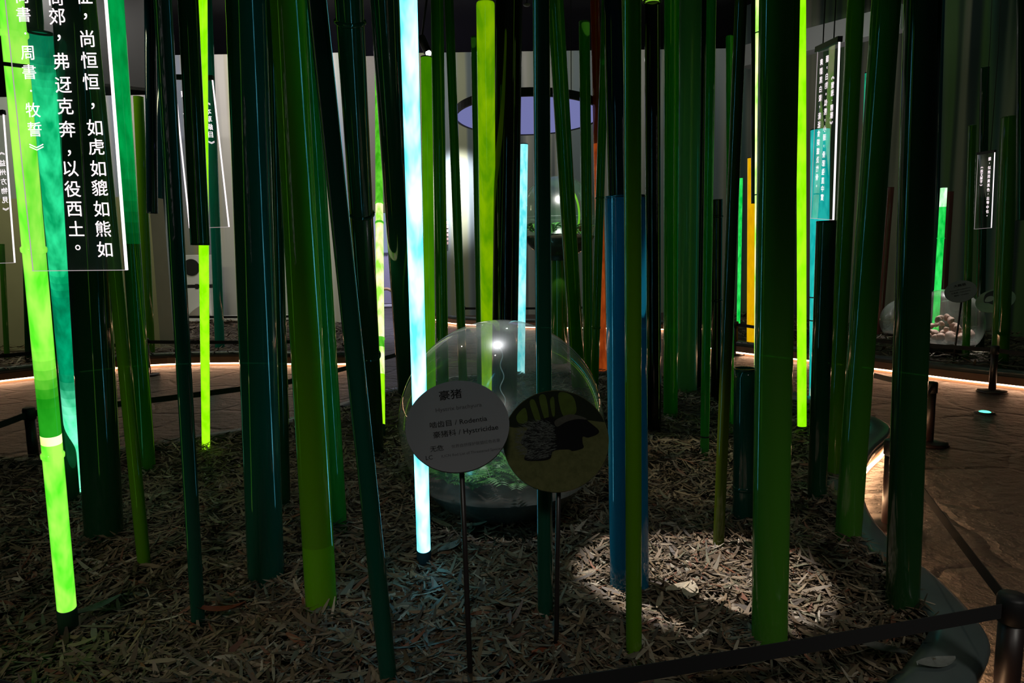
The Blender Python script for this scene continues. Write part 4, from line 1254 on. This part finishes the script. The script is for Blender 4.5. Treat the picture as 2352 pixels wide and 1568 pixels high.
# ------------------------------------------------------------ things at the hall end
# canopy
Yc = 10.0; cc_ = at(1213, 272, Yc); A_ = 1.02; B_ = 1.40
root = empty('round_canopy_light', cc_); tag(root, 'round lilac canopy light with black rim hanging before the back wall', 'ceiling light')


def ell(bm, a, b, z, n=72): return [bm.verts.new((a * math.cos(2 * math.pi * k / n), b * math.sin(2 * math.pi * k / n), z)) for k in range(n)]


bm = bmesh.new(); r_ = [ell(bm, A_, B_, 0.10), ell(bm, A_, B_, 0.0), ell(bm, A_ * 0.97, B_ * 0.97, 0.0), ell(bm, A_ * 0.97, B_ * 0.97, 0.06), ell(bm, A_ * 0.97, B_ * 0.97, 0.10)]
for k in range(4): bridge(bm, r_[k], r_[k + 1])
bm.faces.new(r_[0]); bmesh.ops.recalc_face_normals(bm, faces=bm.faces[:]); obj('canopy_rim', bm, BLACK, root, smooth=False)
bm = bmesh.new(); a_ = ell(bm, A_ * 0.97, B_ * 0.97, 0.012); b_ = ell(bm, A_ * 0.97, B_ * 0.97, 0.03); bridge(bm, a_, b_); bm.faces.new(a_); bm.faces.new(list(reversed(b_)))
obj('diffuser', bm, emit('lilac_diffuser', (0.16, 0.17, 0.38), 1.0), root, smooth=False)
for dx in (-0.6, 0.6):
    bm = bmesh.new(); polytube(bm, [Vector((dx, 0, 0.1)), Vector((dx, 0, (CEIL - cc_.z) / 2)), Vector((dx, 0, CEIL - cc_.z))], 0.006, 6); obj('cable', bm, BLACK, root)

# white cabinet with round hole
Yk = 16.9; k0 = at(447, 585, Yk); kb = ground(447, 738, ZP)
xw = 0.32
root = empty('display_cabinet', Vector((k0.x, Yk, 0))); tag(root, 'white display cabinet with a round black opening by the far wall', 'cabinet')
zt = k0.z
bm = bmesh.new(); box(bm, (-xw, 0, zt - 0.72), (xw, 0.4, zt), 0.01); obj('upper_box', bm, WHITE, root, smooth=False)
bm = bmesh.new(); sweep(bm, [(Vector((-0.1, -0.012, zt - 0.3)), 0.2), (Vector((-0.1, 0.004, zt - 0.3)), 0.2)], 40, caps=(True, True)); obj('round_opening', bm, BLACK, root, smooth=False)
bm = bmesh.new(); box(bm, (-xw, 0.02, zt - 0.80), (xw, 0.4, zt - 0.72)); box(bm, (-0.04, -0.005, zt - 0.82), (0.04, 0.03, zt - 0.70)); obj('neck', bm, BLACK, root, smooth=False)
bm = bmesh.new(); box(bm, (-xw, 0, 0.0), (xw, 0.42, zt - 0.80), 0.01); obj('lower_box', bm, WHITE, root, smooth=False)
bm = bmesh.new()
arch = [(-xw * 0.9, 0.0)] + [(-xw * 0.9 + xw * 1.6 * (1 - math.cos(a)) / 2, 0.42 * math.sin(a / 2 + 0.0)) for a in np.linspace(0.4, math.pi, 12)] + [(xw * 0.9, 0.0)]
f1 = [bm.verts.new((x, -0.006, z + 0.02)) for x, z in arch]; f2 = [bm.verts.new((x, 0.004, z + 0.02)) for x, z in arch]
bm.faces.new(f1); bm.faces.new(list(reversed(f2))); bridge(bm, f1, f2)
bmesh.ops.recalc_face_normals(bm, faces=bm.faces[:])
obj('arched_shadow', bm, pbr('beige_arch_shadow', (0.35, 0.31, 0.27), 0.8), root, smooth=False)  # arched shadow on the lower box, put in as a beige plate

# pale plinth at the foot of the far left wall
bm = bmesh.new(); box(bm, (X(418, 16.6), 16.55, 0.0), (X(700, 16.6), 16.85, 0.12), 0.02)
tag(obj('plinth', bm, WHITE, None, False), 'low pale plinth along the foot of the far left wall', 'plinth')
# orange arch chair in the far room
bm = bmesh.new(); cb = ground(890, 682, ZP); cb = Vector((X(884, 23.0), 23.0, ZP))
pts = [cb + Vector((0.38 * math.cos(a), 0, 0.62 * math.sin(a))) for a in np.linspace(0, math.pi, 16)]
root = empty('rocking_seat', cb); tag(root, 'small tan arched seat in the lilac far room', 'seat')
bm = bmesh.new(); polytube(bm, [p - cb for p in pts], 0.05, 10); obj('arched_frame', bm, pbr('tan_wood', (0.5, 0.32, 0.14), 0.5), root)
bm = bmesh.new(); box(bm, (-0.34, -0.15, 0.02), (0.34, 0.15, 0.10), 0.02); obj('seat_board', bm, WHITE, root, smooth=False)
# bright white window panel in the doorway
bm = bmesh.new(); box(bm, (X(925, 24.99), 24.88, Zat(930, 612, 24.99)), (X(945, 24.99), 24.99, Zat(930, 548, 24.6)))
tag(obj('light_box', bm, emit('white_light_box', (0.85, 0.88, 1), 1.6), None, False), 'bright white light box seen through the doorway', 'light box')
bm = bmesh.new(); box(bm, (X(868, 24.99), 24.88, Zat(880, 580, 24.99)), (X(892, 24.99), 24.99, Zat(880, 480, 24.6)))
tag(obj('light_box', bm, emit('blue_light_box', (0.35, 0.42, 0.65), 0.7), None, False), 'pale blue lit board in the far room left of the cyan lamp', 'light box')
# white wall opening
# five small pink square marks one above another
bm = bmesh.new()
for k in range(6):
    yy = 511 + k * 9.4
    a = at(1027, yy, 17.9); box(bm, a + Vector((-0.035, -0.01, -0.035)), a + Vector((0.035, 0.02, 0.035)))
tag(obj('wall_caption', bm, pbr('pink_caption', (0.75, 0.5, 0.5), 0.6), None, False), 'column of small pink caption marks on the bright wall', 'caption')


def ceiling_lamp(label, px, Y, power=None):
    p = at(px[0], px[1], Y); root = empty('track_spotlight', Vector((p.x, p.y, CEIL))); tag(root, label, 'spotlight', 'track spotlights')
    org = Vector((p.x, p.y, CEIL)); q = p - org
    bm = bmesh.new(); polytube(bm, [Vector((0, 0, 0)), q * 0.6, q + Vector((-0.12, 0.05, 0.25))], 0.02, 8); obj('arm', bm, BLACK, root)
    bm = bmesh.new(); sweep(bm, [(q + Vector((-0.13, 0.08, 0.30)), 0.07), (q + Vector((0, 0, 0.0)), 0.08)], 20, caps=(True, False)); obj('lamp_can', bm, BLACK, root)
    bm = bmesh.new(); bmesh.ops.create_uvsphere(bm, u_segments=16, v_segments=10, radius=0.05)
    for v in bm.verts: v.co += q
    obj('lens', bm, emit('spot_lens', (1, 0.97, 0.93), 9), root)


ceiling_lamp('bright track spotlight above the raised glass ball', (1384, 142), 13)
ceiling_lamp('track spotlight above the cut green tube', (984, 122), 13)
bm = bmesh.new(); p = at(1210, 11, 12.0); bmesh.ops.create_uvsphere(bm, u_segments=20, v_segments=10, radius=0.06)
for v in bm.verts: v.co.z *= 0.4
tag(obj('ceiling_fitting', bm, pbr('grey_fitting', (0.35, 0.35, 0.36), 0.4), None, True, Vector((p.x, p.y, p.z))), 'small round grey fitting near the black ceiling', 'ceiling fitting')
bm = bmesh.new(); polytube(bm, [Vector((0, 0, 0.03)), Vector((0, 0, (CEIL - p.z) / 2)), Vector((0, 0, CEIL - p.z))], 0.012, 8); obj('rod', bm, BLACK, bpy.data.objects['ceiling_fitting'])

for (px, lab) in (((482, 904), 'small green floor light on the path behind the lime lamp rod'), ((2262, 948), 'small green floor light on the stone path at the right')):
    g_ = ground(px[0], px[1], ZP); root = empty('floor_light', Vector((g_.x, g_.y, ZP))); tag(root, lab, 'floor light', 'floor lights')
    bm = bmesh.new(); sweep(bm, [(Vector((0, 0, 0.0)), 0.10), (Vector((0, 0, 0.012)), 0.09)], 24, caps=(True, True)); obj('housing', bm, BLACKMETAL, root)
    bm = bmesh.new(); sweep(bm, [(Vector((0, 0, 0.012)), 0.055), (Vector((0, 0, 0.018)), 0.045)], 20, caps=(True, True)); obj('lens', bm, emit('green_lens', (0.1, 1, 0.55), 2.5), root)


# ------------------------------------------------------------ single large leaves on the near shavings
def big_leaf(label, px, yaw, l, w, col, curl=0.2, name='fallen_leaf', z0=0.055):
    g_ = ground(px[0], px[1]); d = Vector((math.cos(yaw), math.sin(yaw), 0)); s = Vector((-d.y, d.x, 0))
    bm = bmesh.new(); rows = []
    for k in range(9):
        t_ = k / 8; ww = w * math.sin(math.pi * (0.06 + 0.9 * t_)) / 2
        p = d * (l * (t_ - 0.5)) + Vector((0, 0, z0 + curl * l * (t_ - 0.5) ** 2))
        rows.append([bm.verts.new(p - s * ww + Vector((0, 0, 0.01))), bm.verts.new(p), bm.verts.new(p + s * ww + Vector((0, 0, 0.012)))])
    for k in range(8):
        for j in range(2): bm.faces.new((rows[k][j], rows[k][j + 1], rows[k + 1][j + 1], rows[k + 1][j]))
    ext_ = bmesh.ops.solidify(bm, geom=bm.faces[:], thickness=0.002)
    o = obj(name, bm, pbr('leaf_' + name, col, 0.55, noise=0.3, scale=40), None, True, Vector((g_.x, g_.y, 0))); tag(o, label, 'leaf', 'single fallen leaves')


big_leaf('pale folded leaf in the bright spotlit patch', (1585, 1388), 1.2, 0.16, 0.07, (0.55, 0.48, 0.36))
big_leaf('second pale leaf lying just left of the folded one', (1556, 1380), 0.5, 0.13, 0.05, (0.5, 0.44, 0.33))
big_leaf('rusty curved bark strip in front of the dark slim tube', (505, 1432), 0.05, 0.22, 0.04, (0.20, 0.055, 0.025), 0.5, 'bark_strip')
big_leaf('long grey green leaf right of the bamboo lamp foot', (225, 1425), 0.95, 0.2, 0.05, (0.10, 0.16, 0.12))
big_leaf('rusty leaf right of the photo sign pole', (1262, 1528), 0.4, 0.14, 0.04, (0.32, 0.09, 0.04))
big_leaf('broad grey leaf near the lower right belt', (2010, 1520), 2.5, 0.2, 0.06, (0.22, 0.22, 0.2))
big_leaf('white crisp leaf on the kerb at the lower right', (2150, 1545), 0.2, 0.16, 0.06, (0.3, 0.32, 0.3), z0=0.032)
big_leaf('bluish leaf lit by the cyan lamp beside the text sign pole', (1035, 1282), 0.9, 0.17, 0.055, (0.28, 0.30, 0.28))
